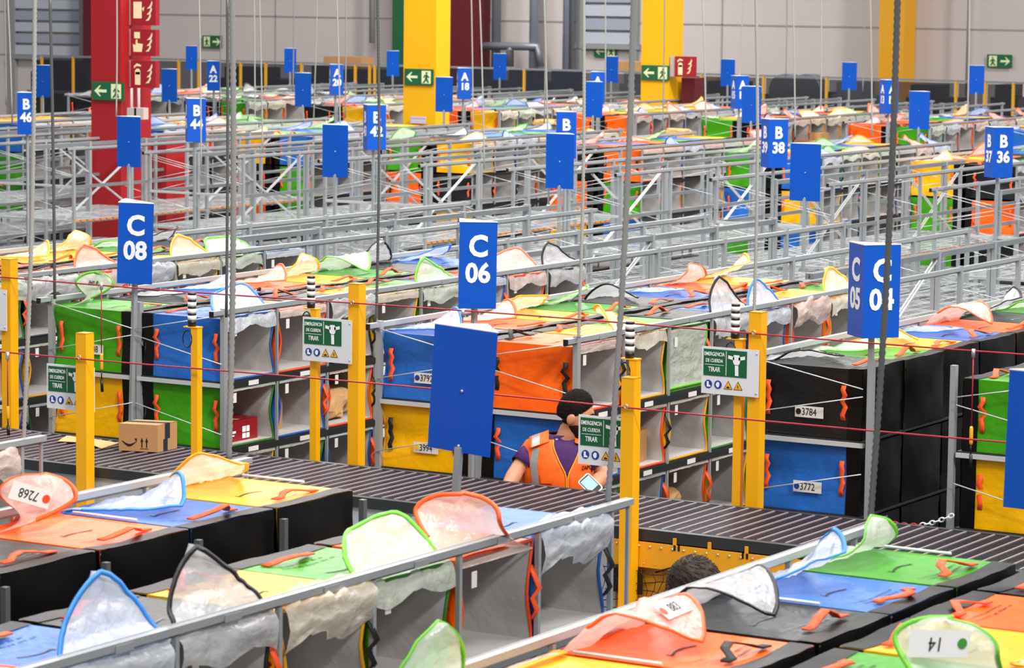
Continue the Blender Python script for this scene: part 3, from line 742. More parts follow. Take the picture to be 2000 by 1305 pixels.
# ------------------------------------------------------------------ yellow posts, beacons, signs, ropes
def thick_post(x, y, top, label):
    t = empty('safety_post', label, 'post', (x, y, 0), 0, 'yellow square posts along the conveyor')
    MB().bx(-.035, .035, -.035, .035, 0, top).build('tube', YELLOW, t)
    MB().bx(-.036, .036, -.036, .036, top, top+.004).build('cap', mat('cap_yellow', '#c98f08', .5), t)
    MB().bx(-.07, .07, -.07, .07, 0, .012).build('foot_plate', YELLOW, t); return t
def thin_post(x, y, top, label):
    t = empty('beacon_post', label, 'post', (x, y, 0), 0, 'thin yellow posts carrying beacons')
    MB().bx(-.021, .021, -.021, .021, 0, top).build('tube', YELLOW, t)
    MB().bx(-.07, .024, -.024, .024, top, top+.006).build('bracket', YELLOW, t)
    MB().bx(-.06, .06, -.06, .06, 0, .012).build('foot_plate', YELLOW, t)
    MB().tube([(-.045+.03*math.cos(a), -.02, top-.06+.045*math.sin(a)) for a in [i*math.pi/8 for i in range(17)]], .0035, 5).build('cable', BLACK, t)
    return t
WSTR = mat('beacon_white', '#f4f4f2', .4)
def beacon(x, y, z, label):
    t = empty('signal_beacon', label, 'beacon', (x-.03, y, z), 0, 'striped beacons')
    b = MB(); wv = MB()
    b.tube([(0, 0, .0), (0, 0, .035)], .023, 12)
    for i in range(4): wv.tube([(0, 0, .035+i*.036), (0, 0, .058+i*.036)], .0235, 12)
    for i in range(4): b.tube([(0, 0, .058+i*.036), (0, 0, .071+i*.036)], .0225, 12)
    b.build('black_rings', BLACK, t); wv.build('white_rings', WSTR, t)
thick_post(-10.58, 13.2, 1.89, 'thick yellow post nearest the cardboard box, left of it')
thick_post(-7.21, 13.2, 1.90, 'thick yellow post in front of the man, tallest in the foreground')
thick_post(-12.07, 14.35, 2.13, 'thick yellow post at the left edge of the picture')
thick_post(-9.58, 14.35, 2.13, 'thick yellow post left of the large blank blue sign')
thick_post(-7.10, 14.35, 2.13, 'thick yellow post beside the black bags with label 3784')
thin_post(-9.83, 13.2, 1.97, 'thin yellow post right of the cardboard box')
thin_post(-7.232, 13.275, 1.98, 'thin yellow post just behind the near thick post by the man')
thin_post(-9.86, 14.35, 1.97, 'thin yellow post before the shelf with the red box')
thin_post(-7.2, 14.35, 1.98, 'thin yellow post beside the C 04 rack')
beacon(-9.83, 13.2, 1.976, 'black and white striped beacon right of the box on the conveyor')
beacon(-7.232, 13.275, 1.986, 'black and white striped beacon above the man')
beacon(-9.86, 14.35, 1.976, 'black and white striped beacon left of the large blank blue sign')
beacon(-7.2, 14.35, 1.986, 'black and white striped beacon left of the 3784 bag')
SGREEN = mat('emergency_green', '#0d5c34', .45); SBLUE = mat('mandatory_blue', '#1a3c9a', .45); SYEL = mat('warning_yellow', '#f5b21c', .45)
def emergency_sign(x, y, ztop, label):
    """x = left edge"""
    t = empty('emergency_sign', label, 'sign', (x, y, ztop), 0, 'rope emergency signs')
    pl = MB().bx(0, .33, -.002, .002, -.245, 0).build('plate', PLATE, t)
    g = MB().bx(.012, .262, -.004, -.002, -.15, -.012).build('green_field', SGREEN, t)
    for s_, xx, zz, sz in (('EMERGENCIA', .075, -.038, .028), ('DE CUERDA', .075, -.072, .026), ('TIRAR', .075, -.118, .036)):
        link('letters', text_mesh(s_, sz, TXT, .006, .70), g, M=face_M((xx, -.0055, zz), (0, -1, 0)))
    MB().bx(.02, .13, -.0055, -.004, -.094, -.092).bx(.142, .1445, -.0055, -.004, -.145, -.018).build('line', TXT, g)
    h = MB(); Y = -.0055
    def poly(P): h.add([(a, Y, b) for a, b in P], [tuple(range(len(P)))]) 
    poly([(.155, -.055), (.155, -.037), (.19, -.045), (.19, -.062)]); poly([(.252, -.055), (.252, -.037), (.215, -.045), (.215, -.062)])
    poly([(.188, -.034), (.218, -.034), (.226, -.052), (.222, -.075), (.213, -.088), (.195, -.088), (.184, -.075), (.181, -.052)])
    poly([(.194, -.085), (.214, -.085), (.216, -.142), (.196, -.142)])
    h.build('hand_pictogram', TXT, g)
    for i, xx in enumerate((.042, .098)):
        d = MB(); n = 20; d.add([(xx+.022*math.cos(2*math.pi*k/n), -.004, -.195+.022*math.sin(2*math.pi*k/n)) for k in range(n)], [tuple(range(n))]).build('round_symbol', SBLUE, t)
        e = MB(); P = [(-.009, .014), (.003, .014), (.003, -.002), (.013, -.008), (.013, -.014), (-.009, -.014)] if i == 0 else [(-.008, .010), (-.002, .015), (.009, .010), (.008, -.006), (.002, -.015), (-.007, -.012), (-.013, .0)]
        e.add([(xx+a, -.0055, -.195+b) for a, b in P], [tuple(range(len(P)))]).build('symbol_figure', TXT, t)
    for i, xx in enumerate((.157, .214)):
        MB().add([(xx-.026, -.004, -.215), (xx+.026, -.004, -.215), (xx, -.004, -.170)], [(0, 1, 2)]).build('triangle_border', INK, t)
        MB().add([(xx-.021, -.005, -.2125), (xx+.021, -.005, -.2125), (xx, -.005, -.1755)], [(0, 1, 2)]).build('triangle_symbol', SYEL, t)
        P = [(-.010, -.004), (-.002, .001), (.010, -.003), (.008, -.009), (-.008, -.009)] if i == 0 else [(-.002, .010), (.003, .010), (.0, .0), (.004, .0), (-.002, -.012), (-.001, -.003), (-.004, -.003)]
        MB().add([(xx+a, -.006, -.200+b) for a, b in P], [tuple(range(len(P)))]).build('triangle_figure', INK, t)
    for zz in (-.02, -.225): link('screw', cached('scr', lambda: _mm(MB().sphere((0, 0, 0), .005, 8, 5), BOLT, 'screw')), t, (.318, -.003, zz))
emergency_sign(-10.88, 13.245, 1.70, 'emergency rope sign on the post left of the cardboard box')
emergency_sign(-7.525, 13.245, 1.69, 'emergency rope sign in front of the man in the orange vest')
emergency_sign(-12.38, 14.30, 1.95, 'emergency rope sign cut by the left edge of the picture')
emergency_sign(-9.91, 14.30, 1.93, 'emergency rope sign half hidden by a thin post, left of the large blue sign')
emergency_sign(-7.395, 14.30, 1.94, 'emergency rope sign beside the black bag 3784')
for y, z, lab in ((14.305, 2.025, 'upper thin red emergency rope strung behind the conveyor'), (13.155, 1.76, 'lower thin red emergency rope strung in front of the conveyor')):
    o = MB().tube([(x, y, z-.006*math.sin((x+17)*1.3)) for x in [-16+i*.5 for i in range(29)]], .0042, 6).build('emergency_rope', ROPE); tag(o, lab, 'rope', 'emergency ropes')
def eye(x, y, z, lab):
    o = MB().tube([(x+.010*math.cos(a), y, z+.010*math.sin(a)) for a in [i*math.pi/5 for i in range(10)]], .0035, 5, closed=True).build('eye_bolt', BOLT); tag(o, lab, 'eye bolt', 'eye bolts holding the ropes')
eye(-7.21, 13.15, 1.765, 'steel eye bolt holding the rope on the near thick post'); eye(-10.58, 13.15, 1.765, 'steel eye bolt on the post left of the box')
eye(-9.58, 14.30, 2.03, 'steel eye bolt on the post left of the large blue sign'); eye(-7.10, 14.30, 2.03, 'steel eye bolt on the post by bag 3784')
HYEL = mat('handle_yellow', '#f0a81c', .4)
def pull(px, ytop, yend, Y, label):
    a = onY(px, ytop, Y); b = onY(px+1, yend, Y); L = a.z-b.z
    t = empty('pull_cord', label, 'pull cord', (a.x, a.y-.01, a.z), 0, 'hanging pull cords')
    MB().tube([(0, 0, 0), (0, 0, -L*.66)], .0035, 5).build('cord', ROPE, t)
    MB().tube([(0, 0, .012), (0, 0, -.03)], .010, 6).build('clamp', BOLT, t)
    MB().tube([(0, 0, -L*.64), (0, 0, -L*.66), (0, 0, -L*.78), (0, 0, -L*.80)], [.006, .010, .010, .006], 8).build('grip', HYEL, t)
    MB().tube([(0, 0, -L*.80), (0, 0, -L*.88)], .004, 5).tube([(0, 0, -L*.88), (0.004, 0, -L)], .009, 8).build('strap_end', BLACK, t)
pull(200, 556, 765, 14.29, 'red pull cord with yellow grip before the green end bag')
pull(1903, 686, 915, 14.29, 'red pull cord with yellow grip at the right beside the green bag')
pull(906, 608, 760, 14.29, 'red pull cord hanging behind the large blank blue sign')
pull(17, 692, 850, 13.14, 'red pull cord at the left edge beside a yellow post')

# ------------------------------------------------------------------ conduits from the roof
CG = {'g': mat('conduit_grey', '#a9a9a2', .4, .1), 'd': mat('conduit_dark', '#5a5c5d', .4, .1), 'm': mat('conduit_mid', '#8f918f', .4, .1)}
def conduit(px0, px1, py1, Y, r, m, label, corr=True):
    b = onY(px1, py1, Y); a = onY(px0, -30, Y); a.z += 0
    d = (b-a); n = int(d.length/(r*.95)) if corr else 12
    n = min(n, 420)
    pts = [a+d*(i/n)+Vector((.015*math.sin(math.pi*i/n)*(1 if corr else .4), 0, 0)) for i in range(n+1)]
    rs = [r*(1 if i % 2 else .74) for i in range(n+1)] if corr else r
    o = MB().tube(pts, rs, 8).build('hanging_conduit', CG[m]); tag(o, label, 'conduit', 'conduits hanging from the roof'); return o
conduit(68, 46, 862, 10.25, .0105, 'g', 'corrugated grey conduit at far left, down to the left edge rack')
conduit(97, 107, 584, 14.8, .0095, 'd', 'dark straight conduit down to the C 08 rack corner', False)
conduit(453, 447, 895, 10.27, .0140, 'm', 'grey corrugated conduit down to the rail of the front left rack')
conduit(444, 442, 620, 14.2, .0085, 'd', 'dark straight conduit beside the corrugated one left of centre', False)
conduit(737, 735, 622, 14.8, .0095, 'd', 'thin corrugated conduit down to the left corner of rack C 06')
conduit(1140, 1130, 660, 14.8, .0110, 'g', 'pale corrugated conduit down to the right corner of rack C 06')
conduit(1239, 1187, 982, 10.25, .0135, 'm', 'thick corrugated conduit swinging down before the man')
conduit(1476, 1473, 610, 14.8, .0105, 'g', 'corrugated conduit ending behind the thick yellow post')
conduit(1754, 1699, 1030, 10.25, .0140, 'd', 'dark corrugated conduit down to the front right rack')
far = [(8, 12, 205, 28.2), (14, 24, 240, 28.2), (388, 393, 330, 24), (432, 428, 230, 41.4), (496, 498, 290, 37), (506, 513, 300, 28.2), (574, 572, 180, 41.4), (620, 612, 250, 41.4), (657, 666, 340, 28.2), (676, 674, 230, 37),
       (920, 924, 260, 37), (936, 946, 330, 28.2), (1066, 1063, 240, 37), (1062, 1072, 400, 24), (1182, 1182, 200, 41.4), (1236, 1236, 300, 37), (1371, 1379, 255, 28.2), (1452, 1444, 150, 41.4), (1537, 1535, 150, 50), (1548, 1553, 268, 28.2),
       (1604, 1603, 214, 37), (1689, 1685, 178, 50), (1699, 1703, 268, 28.2), (1894, 1889, 252, 37), (1298, 1294, 260, 37), (228, 227, 228, 24.2)]
for i, (a, b, y, Y) in enumerate(far):
    p = 'pale thin' if i % 2 else 'grey thin'
    conduit(a, b, y, Y, .004+.00016*Y, 'g' if i % 3 else 'm', f'{p} hanging cable, {["", "second ", "third "][0]}far racks, {["leftmost", "second from left"][i] if i < 2 else str(i+1)+"th in the listing"}', False)
# relabel the far cables by the thing each one ends at
cab = [o for o in col.objects if o.name.startswith('hanging_conduit')][9:]
ends = ['left of sign B 46', 'just right of the first cable by B 46', 'beside sign B 44', 'beside sign A 22', 'between A 22 and A 20', 'left of sign A 20, ending lowest', 'crossing the blank sign left of A 20', 'before the diagonal wall shadow',
        'ending on the blank sign left of B 42', 'right of sign A 20', 'right of sign A 18', 'close beside the cable right of A 18', 'left of sign B 40', 'left of B 40, the lower one', 'over the far grey shutter', 'before the second yellow column',
        'right of the second yellow column', 'left of the sign A 14', 'on the pale wall right of A 14', 'above sign B 38', 'right of sign B 38', 'before the third yellow column', 'left of sign A 12', 'left of the far right exit sign', 'on the face of the second yellow column', 'on the red column']
for o, e in zip(cab, ends): o['label'] = f'thin grey hanging cable {e}'

# ------------------------------------------------------------------ parcels
def carton(label, P, h, z, tape=True, group='cartons and parcels', m=None, arrow=False):
    """P: four ground corners in order, first edge faces the camera"""
    P = [Vector((p[0], p[1], 0)) for p in P]; c = sum(P, Vector())/4
    t = empty('cardboard_box', label, 'box', (c.x, c.y, z), 0, group); Q = [p-c for p in P]
    b = MB().add([(*q.xy, zz) for zz in (0.001, h) for q in Q], [(0, 1, 5, 4), (1, 2, 6, 5), (2, 3, 7, 6), (3, 0, 4, 7), (3, 2, 1, 0)])
    b.build('carton_body', m or CARD, t)
    e = MB(); mid = (Q[0]+Q[3])/2, (Q[1]+Q[2])/2; k = .994
    def up(p, dz=0): return (p.x, p.y, h+dz)
    e.add([up(Q[0]), up(Q[1]), up(mid[1], .002), up(mid[0], .002)], [(0, 1, 2, 3)]); e.add([up(mid[0], .003), up(mid[1], .003), up(Q[2], .001), up(Q[3], .001)], [(0, 1, 2, 3)])
    e.build('top_flaps', m or CARD, t)
    u = (Q[1]-Q[0]).normalized(); v = (Q[3]-Q[0]).normalized()
    if tape:
        MB().add([up(mid[0]-v*.02, .004), up(mid[1]-v*.02, .004), up(mid[1]+v*.02, .004), up(mid[0]+v*.02, .004)], [(0, 1, 2, 3)]).build('tape', TAPE if arrow else mat('clear_tape', '#c9a877', .3), t)
    if arrow:
        n = u.cross(Vector((0, 0, 1))).normalized(); n = n if n.y < 0 else -n
        L = (Q[1]-Q[0]).length; b = MB()
        def p2(a, zz, o=.0015): q = Q[0]+u*(a*L)+n*o; return (q.x, q.y, zz*h)
        S = [(.08+.36*i/12, .38-.16*math.sin(math.pi*i/12*.95)) for i in range(13)]
        for i in range(12):
            w0 = .012+.035*math.sin(math.pi*i/12); w1 = .012+.035*math.sin(math.pi*(i+1)/12)
            b.add([p2(S[i][0], S[i][1]-w0), p2(S[i+1][0], S[i+1][1]-w1), p2(S[i+1][0], S[i+1][1]+w1), p2(S[i][0], S[i][1]+w0)], [(0, 1, 2, 3)])
        b.add([p2(.40, .47), p2(.47, .48), p2(.455, .30), p2(.44, .40)], [(0, 1, 2, 3)])
        for a in (.58, .70):
            b.add([p2(a, .15), p2(a+.03, .15), p2(a+.03, .36), p2(a, .36)], [(0, 1, 2, 3)]); b.add([p2(a-.025, .36), p2(a+.055, .36), p2(a+.015, .52)], [(0, 1, 2)])
        b.add([p2(.55, .10), p2(.76, .10), p2(.76, .12), p2(.55, .12)], [(0, 1, 2, 3)])
        b.build('arrow_print', INK, t)
        b = MB(); n2 = (Q[2]-Q[1]).cross(Vector((0, 0, 1))).normalized(); n2 = n2 if n2.x > 0 else -n2; L2_ = (Q[2]-Q[1]).length; u2 = (Q[2]-Q[1]).normalized()
        def p3(a, zz): q = Q[1]+u2*(a*L2_)+n2*.0015; return (q.x, q.y, zz*h)
        b.add([p3(.36, .45), p3(.62, .45), p3(.62, 1), p3(.36, 1)], [(0, 1, 2, 3)]); b.add([p3(.28, .0), p3(.5, .0), p3(.5, .45), p3(.28, .45)], [(0, 1, 2, 3)])
        b.build('printed_tape', TAPE, t)
    return t
carton('cardboard box with a curved arrow print standing on the conveyor', [(-10.82, 13.80), (-10.595, 13.865), (-10.60, 14.05), (-10.83, 13.98)], .155, ZC+.004, arrow=True)
en = MB().add([(*onZ(px, py, ZC+.012).xy, ZC+.006+dz) for px, py, dz in ((112, 860, .0), (130, 853, .012), (183, 856, .004), (232, 864, .002), (198, 874, .0), (170, 866, .01))], [(0, 5, 2, 1), (5, 4, 3, 2)])
en.v += [(a, b, c-.003) for a, b, c in en.v]; en.f += [(6, 7, 8, 11), (11, 8, 9, 10)]; en.sm += [False]*2
tag(en.build('kraft_envelope', PAPER), 'flat brown paper envelope lying on the conveyor behind the thick post', 'envelope')
def inbox(k, lv, i, dx, dy, w, d, h, label, m=None, rot=0.):
    x = XC.get(k, -13.9)+.335+dx; y = YC+(i+.5)*W+dy; c, s = math.cos(rot), math.sin(rot)
    P = [(x+c*a-s*b, y+s*a+c*b) for a, b in ((-w/2, -d/2), (w/2, -d/2), (w/2, d/2), (-w/2, d/2))]
    return carton(label, P, h, LV[lv]+.008, m=m, arrow=False)
REDC = mat('red_carton', '#8e1420', .4)
rbx = inbox(-1, 1, 0, .06, -.01, .34, .40, .13, 'red printed carton in the second shelf bag of rack C 08', REDC)
pr = MB()
for a, b, ww, hh in ((-.15, .085, .02, .03), (-.07, .06, .09, .014), (-.07, .04, .06, .008), (.06, .07, .035, .035), (.10, .07, .03, .035), (.06, .03, .035, .03), (.10, .03, .03, .03)):
    pr.bx(.1705, .172, a-ww/2, a+ww/2, b-hh/2+.0, b+hh/2)
pr.build('white_print', TXT, rbx)
inbox(-1, 1, 1, .02, -.06, .24, .2, .2, 'cardboard box inside the second bag of the second shelf, C 08')
inbox(-1, 1, 1, -.12, .10, .2, .2, .27, 'tall cardboard box behind another in the second bag, C 08')
inbox(-1, 1, 0, -.12, .12, .2, .16, .22, 'cardboard box behind the red carton, rack C 08')
inbox(0, 1, 1, .06, .05, .34, .3, .19, 'cardboard box in the second shelf bag behind the near thick post', rot=.15)
inbox(0, 1, 2, -.02, -.10, .2, .18, .22, 'upright cardboard box in the yellow second shelf bag, rack C 06')
inbox(-2, 1, 1, .05, .0, .3, .3, .26, 'cardboard box in a second shelf bag at the left edge')
inbox(-2, 1, 0, .05, .0, .3, .3, .2, 'cardboard box low in the leftmost second shelf bag')
def crumple(x, y, z, r, label, seed, m=PAPER):
    b = MB(); b.sphere((0, 0, 0), 1, 20, 14); vs = []
    for v in b.v:
        p = Vector(v); n = noise.noise(p*1.6+Vector((seed, 0, 0)))*.35+noise.cell(p*2.1+Vector((0, seed, 0)))*.12
        q = p*(1+n); q = Vector((max(-.9, min(.9, q.x))*r[0], max(-.9, min(.9, q.y))*r[1], max(-.75, min(.8, q.z))*r[2])); vs.append(tuple(q))
    b.v = vs; mn = min(v[2] for v in vs); b.sm = [False]*len(b.sm)
    o = b.build('paper_parcel', m, None, (x, y, z-mn)); tag(o, label, 'parcel', 'soft paper parcels'); return o
crumple(-9.10+.335+.13, YC+1.5*W-.12, LV[1]+.01, (.13, .11, .09), 'crumpled brown paper parcel below the cardboard box, behind the near thick post', 1)
crumple(-9.10+.335+.18, YC+1.5*W-.0, LV[1]+.01, (.06, .06, .05), 'pale green wrapped parcel beside the near thick post', 3, mat('mint_wrap', '#a9d8cb', .5))
crumple(-9.10+.335+.05, YC+2.5*W+.02, LV[2]+.01, (.17, .19, .12), 'crumpled brown paper parcel in a third shelf bag, rack C 06', 5)
crumple(-11.50+.335+.05, YC+2.5*W+.02, LV[1]+.01, (.2, .2, .13), 'crumpled brown paper parcel on the second shelf of rack C 08', 8)
crumple(-11.50+.335+.05, YC+2.5*W+.3, LV[1]+.01, (.1, .1, .1), 'small paper parcel behind the crumpled one, rack C 08', 9)
for i, (px, py, Y, w_, lab) in enumerate([(1573, 262, 42.5, .5, 'upper of two small cartons by sign B 38'), (1570, 277, 42.3, .42, 'lower of two small cartons by sign B 38')]):
    p = onY(px, py, Y); carton(lab, [(p.x-w_/2, p.y), (p.x+w_/2, p.y), (p.x+w_/2, p.y+.3), (p.x-w_/2, p.y+.3)], .11, p.z-.09)
for px, py, Y, r, lab in ((1065, 240, 42.5, .22, 'long paper parcel right of sign A 18'), (1320, 258, 42.5, .3, 'long paper parcel left of the green far bag'), (1818, 275, 42.5, .3, 'long paper parcel under the blank sign right of A 12'), (1250, 265, 42.3, .17, 'small paper parcel near the pale flaps')):
    p = onY(px, py, Y); crumple(p.x, p.y, p.z-.05, (r, .14, .07), lab, px)

# chain and purple card in the gap
def chain(a, b, sag, n, label):
    a = Vector(a); b = Vector(b); t = empty('barrier_chain', label, 'chain', a)
    for i in range(n):
        f = (i+.5)/n; p = (b-a)*f; p.z -= sag*math.sin(math.pi*f); d = (b-a).normalized()
        d = Vector((d.x, d.y, d.z-sag*math.pi*math.cos(math.pi*f)/(b-a).length)).normalized()
        side = Vector((0, 0, 1)).cross(d).normalized() if i % 2 else d.cross(Vector((0, 0, 1)).cross(d)).normalized(); L = (b-a).length/n*.66
        pts = [p+d*(L*math.cos(q))+side*(.010*math.sin(q)) for q in [k*math.pi/5 for k in range(10)]]
        MB().tube(pts, .0042, 5, closed=True).build('chain_link', WHITE if i > n*.42 else mat('chain_red', '#c01c34', .4), t)
chain(onY(1744, 1022, 14.80), onY(1862, 1006, 14.80), .03, 13, 'red and white plastic chain closing the gap beside rack C 04')
MB_ = MB().add([tuple(onY(px, py, 14.11)+Vector((0, dy, 0))) for dy in (0, .003) for px, py in ((1706, 1022), (1733, 1022), (1733, 1006), (1706, 1016))], [(0, 1, 2, 3), (7, 6, 5, 4), (0, 3, 7, 4), (1, 5, 6, 2), (3, 2, 6, 7), (0, 4, 5, 1)])
tag(MB_.build('purple_card', mat('purple_card', '#8452b4', .5)), 'small purple card standing by the chain', 'card')

# ------------------------------------------------------------------ columns, wall, fence
def prism_box(name, m, x0, x1, y0, y1, z0, z1, label=None, cat=None, parent=None, group=None):
    o = MB().bx(x0, x1, y0, y1, z0, z1).build(name, m, parent)
    if label: tag(o, label, cat, group)
    return o
# far wall
WY = 60.
WALLM = mat('far_wall_panels', '#c6bdba', .85, var=.04, vscale=.3)
struct(prism_box('wall_back', WALLM, -62, -6, WY, WY+.3, 0, 10))
fl = struct(prism_box('floor', CONC, -62, 6, -2, WY, -.1, 0))
struct(prism_box('wall_left', WALLM, -62.3, -62, 10, WY, 0, 10))
seam = mat('panel_seam', '#a09896', .8)
b = MB()
for i in range(14): b.bx(-58+i*3.9, -57.97+i*3.9, WY-.012, WY, 0, 9)
b.bx(-62, -6, WY-.012, WY, 2.95, 2.98)
struct(b.build('trim_1', seam))
# shutters
def shutter(x0, x1, z0, z1, n, idx):
    t = empty('door_%d' % idx, None or 'x', 'door'); del t['label']; del t['category']; struct(t)
    for i in range(n):
        za = z0+(z1-z0)*i/n; zb = z0+(z1-z0)*(i+1)/n
        MB().bx(x0, x1, WY-.10, WY-.04-.02*(i % 2), za, zb-.06).build('shutter_slat', mat('shutter_grey' if i % 2 else 'shutter_pale', '#9aa0ae' if i % 2 else '#b4bac6', .5), t)
    MB().bx(x0-.15, x0, WY-.12, WY, 0, z1).bx(x1, x1+.15, WY-.12, WY, 0, z1).bx(x0-.2, x1+.2, WY-.13, WY-.02, z0-.12, z0).build('frame', mat('shutter_frame', '#8c8e90', .5), t)
a = onY(35, 105, WY); b_ = onY(160, 0, WY); shutter(a.x, b_.x, a.z, 5.0, 11, 1)
a = onY(1142, 84, WY); b_ = onY(1238, 0, WY); shutter(a.x, b_.x, a.z, 5.2, 9, 2)
# columns
CB_ = Vector
def exit_sign(px0, px1, py0, py1, Y, arrow_left, label):
    a = onY(px0, py0, Y); b = onY(px1, py1, Y); w_ = b.x-a.x; h = a.z-b.z
    t = empty('exit_sign', label, 'sign', (a.x, Y, b.z), 0, 'green exit signs')
    MB().bx(0, w_, 0, .012, 0, h).build('sign_plate', mat('exit_green', '#12603a', .5), t)
    g = mat('exit_cream', '#e4eebc', .5); s = MB()
    def P(L): s.add([((u if arrow_left else 1-u)*w_, -.003, v*h) for u, v in L], [tuple(range(len(L)))])
    P([(.07, .5), (.24, .2), (.28, .2), (.20, .42), (.46, .42), (.46, .58), (.20, .58), (.28, .8), (.24, .8)]); s.build('arrow', g, t)
    s = MB(); P([(.60, .1), (.92, .1), (.92, .9), (.60, .9)]); s.build('doorway', g, t)
    s = MB()
    def Q(L): s.add([((u if arrow_left else 1-u)*w_, -.005, v*h) for u, v in L], [tuple(range(len(L)))])
    Q([(.72, .35), (.80, .35), (.82, .65), (.74, .68)]); Q([(.74, .70), (.80, .70), (.81, .82), (.75, .82)]); Q([(.72, .36), (.79, .36), (.70, .15), (.63, .13)]); Q([(.75, .38), (.82, .36), (.86, .16), (.81, .14)]); Q([(.74, .62), (.70, .44), (.66, .48), (.71, .66)]); Q([(.80, .62), (.88, .50), (.86, .44), (.79, .54)])
    s.build('running_figure', mat('exit_green', '#12603a', .5), t)
def fire_panel(px0, px1, py0, py1, Y, kind, label, arm=0):
    a = onY(px0, py0, Y); b = onY(px1, py1, Y); w_ = b.x-a.x; h = a.z-b.z
    t = empty('fire_sign', label, 'sign', (a.x, Y, b.z), 0, 'red fire equipment signs')
    MB().bx(0, w_, 0, .08, 0, h).build('sign_plate', mat('fire_red', '#9c1626', .5), t)
    MB().bx(-.10, -.002, .02, .08, 0, h).build('return_edge', mat('sign_return_grey', '#b9b0b0', .5), t)
    if arm: MB().bx(-arm, -.09, .05, .09, h*.4, h*.6).build('bracket', STEEL_D, t)
    g = mat('fire_cream', '#f0e2b4', .5); s = MB()
    def P(L, bb=None): (bb or s).add([(u*w_, -.003, v*h) for u, v in L], [tuple(range(len(L)))])
    if kind == 'ext': P([(.18, .1), (.40, .1), (.40, .62), (.34, .70), (.24, .70), (.18, .62)]); P([(.14, .80), (.26, .90), (.42, .84), (.42, .78), (.24, .80), (.14, .70)])
    elif kind == 'hand': P([(.12, .15), (.45, .15), (.50, .45), (.28, .48), (.28, .62), (.22, .62), (.20, .40), (.10, .45)]); P([(.15, .66), (.38, .66), (.38, .9), (.15, .9)])
    else: P([(.12, .25), (.45, .25), (.45, .85), (.12, .85)]); P([(.45, .6), (.56, .68), (.52, .5)])
    for dx, dy in ((.60, .16), (.64, .38), (.66, .60)): P([(dx, dy), (dx+.14, dy+.02), (dx+.22, dy+.18), (dx+.20, dy+.30), (dx+.12, dy+.12)])
    s.build('pictogram', g, t)
    if kind == 'ext': s = MB(); P([(.20, .48), (.38, .48), (.38, .58), (.20, .58)]); s.build('pictogram_band', mat('fire_red', '#9c1626', .5), t)
def column(px0, px1, px2, Y, m, label, name='building_column', zt=10, deep=.55):
    a = onY(px0, 150, Y); b = onY(px2, 150, Y)
    wsum = (px2-px1)   # side face width -> depth along Y
    x0, x1 = a.x, onY(px1, 150, Y).x
    d = deep
    o = MB().bx(x0, x1, Y, Y+d, 0, zt).build(name, m); return tag(o, label, 'column', 'building columns'), x0, x1
# face width along X and depth along Y so that the visible side face matches
column(178, 236, 285, 30.3, RED, 'wide red column with exit and fire signs, left', deep=.60)
exit_sign(180, 242, 159, 197, 30.27, True, 'green exit sign with left arrow on the red column')
fire_panel(255, 304, 118, 172, 30.45, 'ext', 'red extinguisher sign on the red column, lowest of three', .35)
fire_panel(255, 304, 57, 110, 30.45, 'hand', 'red call point sign on the red column, middle of three', .35)
fire_panel(255, 304, -5, 50, 30.45, 'hose', 'red hose sign on the red column, topmost of three', .35)
pp = empty('fire_cabinet', 'wide red fire cabinet at the foot of the red column', 'cabinet', (0, 0, 0))
a = onY(178, 262, 31.6); c_ = onY(325, 262, 31.6); MB().bx(a.x, c_.x, 31.6, 32.0, 0, a.z).build('cabinet_body', RED, pp)
MB().bx(a.x+.7, a.x+.72, 31.59, 31.6, .2, a.z-.1).build('door_seam', mat('dark_red', '#5c0c12', .5), pp)
pi = empty('riser_pipe', 'pair of thin pale pipes with sockets down the red column', 'pipe', (0, 0, 0))
for px in (257, 271):
    p = onY(px, 172, 30.28); q = onY(px, 245, 30.28); MB().tube([(p.x, 30.28, p.z), (q.x, 30.28, q.z)], .018, 8).build('pipe', mat('pipe_pale', '#b5a0a0', .5), pi)
    r_ = onY(px, 222, 30.2); MB().bx(r_.x-.07, r_.x+.07, 30.2, 30.3, r_.z-.07, r_.z+.07).build('socket', mat('socket_pale', '#c8b4b2', .5), pi)
column(788, 851, 880, 38.2, COLYEL, 'yellow column with exit sign in the middle', deep=.38)
exit_sign(790, 846, 134, 167, 38.17, True, 'green exit sign with left arrow on the middle yellow column')
nt = onY(818, 237, 38.17); tag(MB().bx(nt.x-.13, nt.x+.13, 38.15, 38.16, nt.z-.03, nt.z+.07).bx(nt.x-.13, nt.x+.13, 38.145, 38.15, nt.z+.045, nt.z+.07).build('notice_sheet', mat('notice', '#ccc6d8', .6)), 'small pale notice low on the middle yellow column', 'notice')
column(1252, 1306, 1333, 47.0, COLYEL, 'yellow column right of centre with exit and fire signs', deep=.5)
exit_sign(1253, 1307, 127, 158, 46.97, True, 'green exit sign with left arrow on the right of centre yellow column')
fire_panel(1318, 1356, 110, 151, 46.98, 'ext', 'small red extinguisher sign beside the yellow column', .3)
prism_box('fire_box', mat('dark_fire_red', '#5d1420', .5), onY(1331, 160, 47.3).x, onY(1357, 160, 47.3).x, 47.3, 47.7, 0, onY(1331, 152, 47.3).z, 'dark red fire box under the extinguisher sign', 'box')
prism_box('building_column', mat('wall_yellow', '#e0a010', .5), onY(1716, 100, WY-.6).x, onY(1765, 100, WY-.6).x, WY-.6, WY-.02, 0, 10, 'yellow column against the far wall at right', 'column', group='building columns')
prism_box('building_column', mat('wall_dark_red', '#5b0a18', .6), onY(880, 60, WY-.5).x, onY(936, 60, WY-.5).x, WY-.5, WY-.02, 0, 10, 'dark red column at the far wall beside the middle yellow column', 'column', group='building columns')
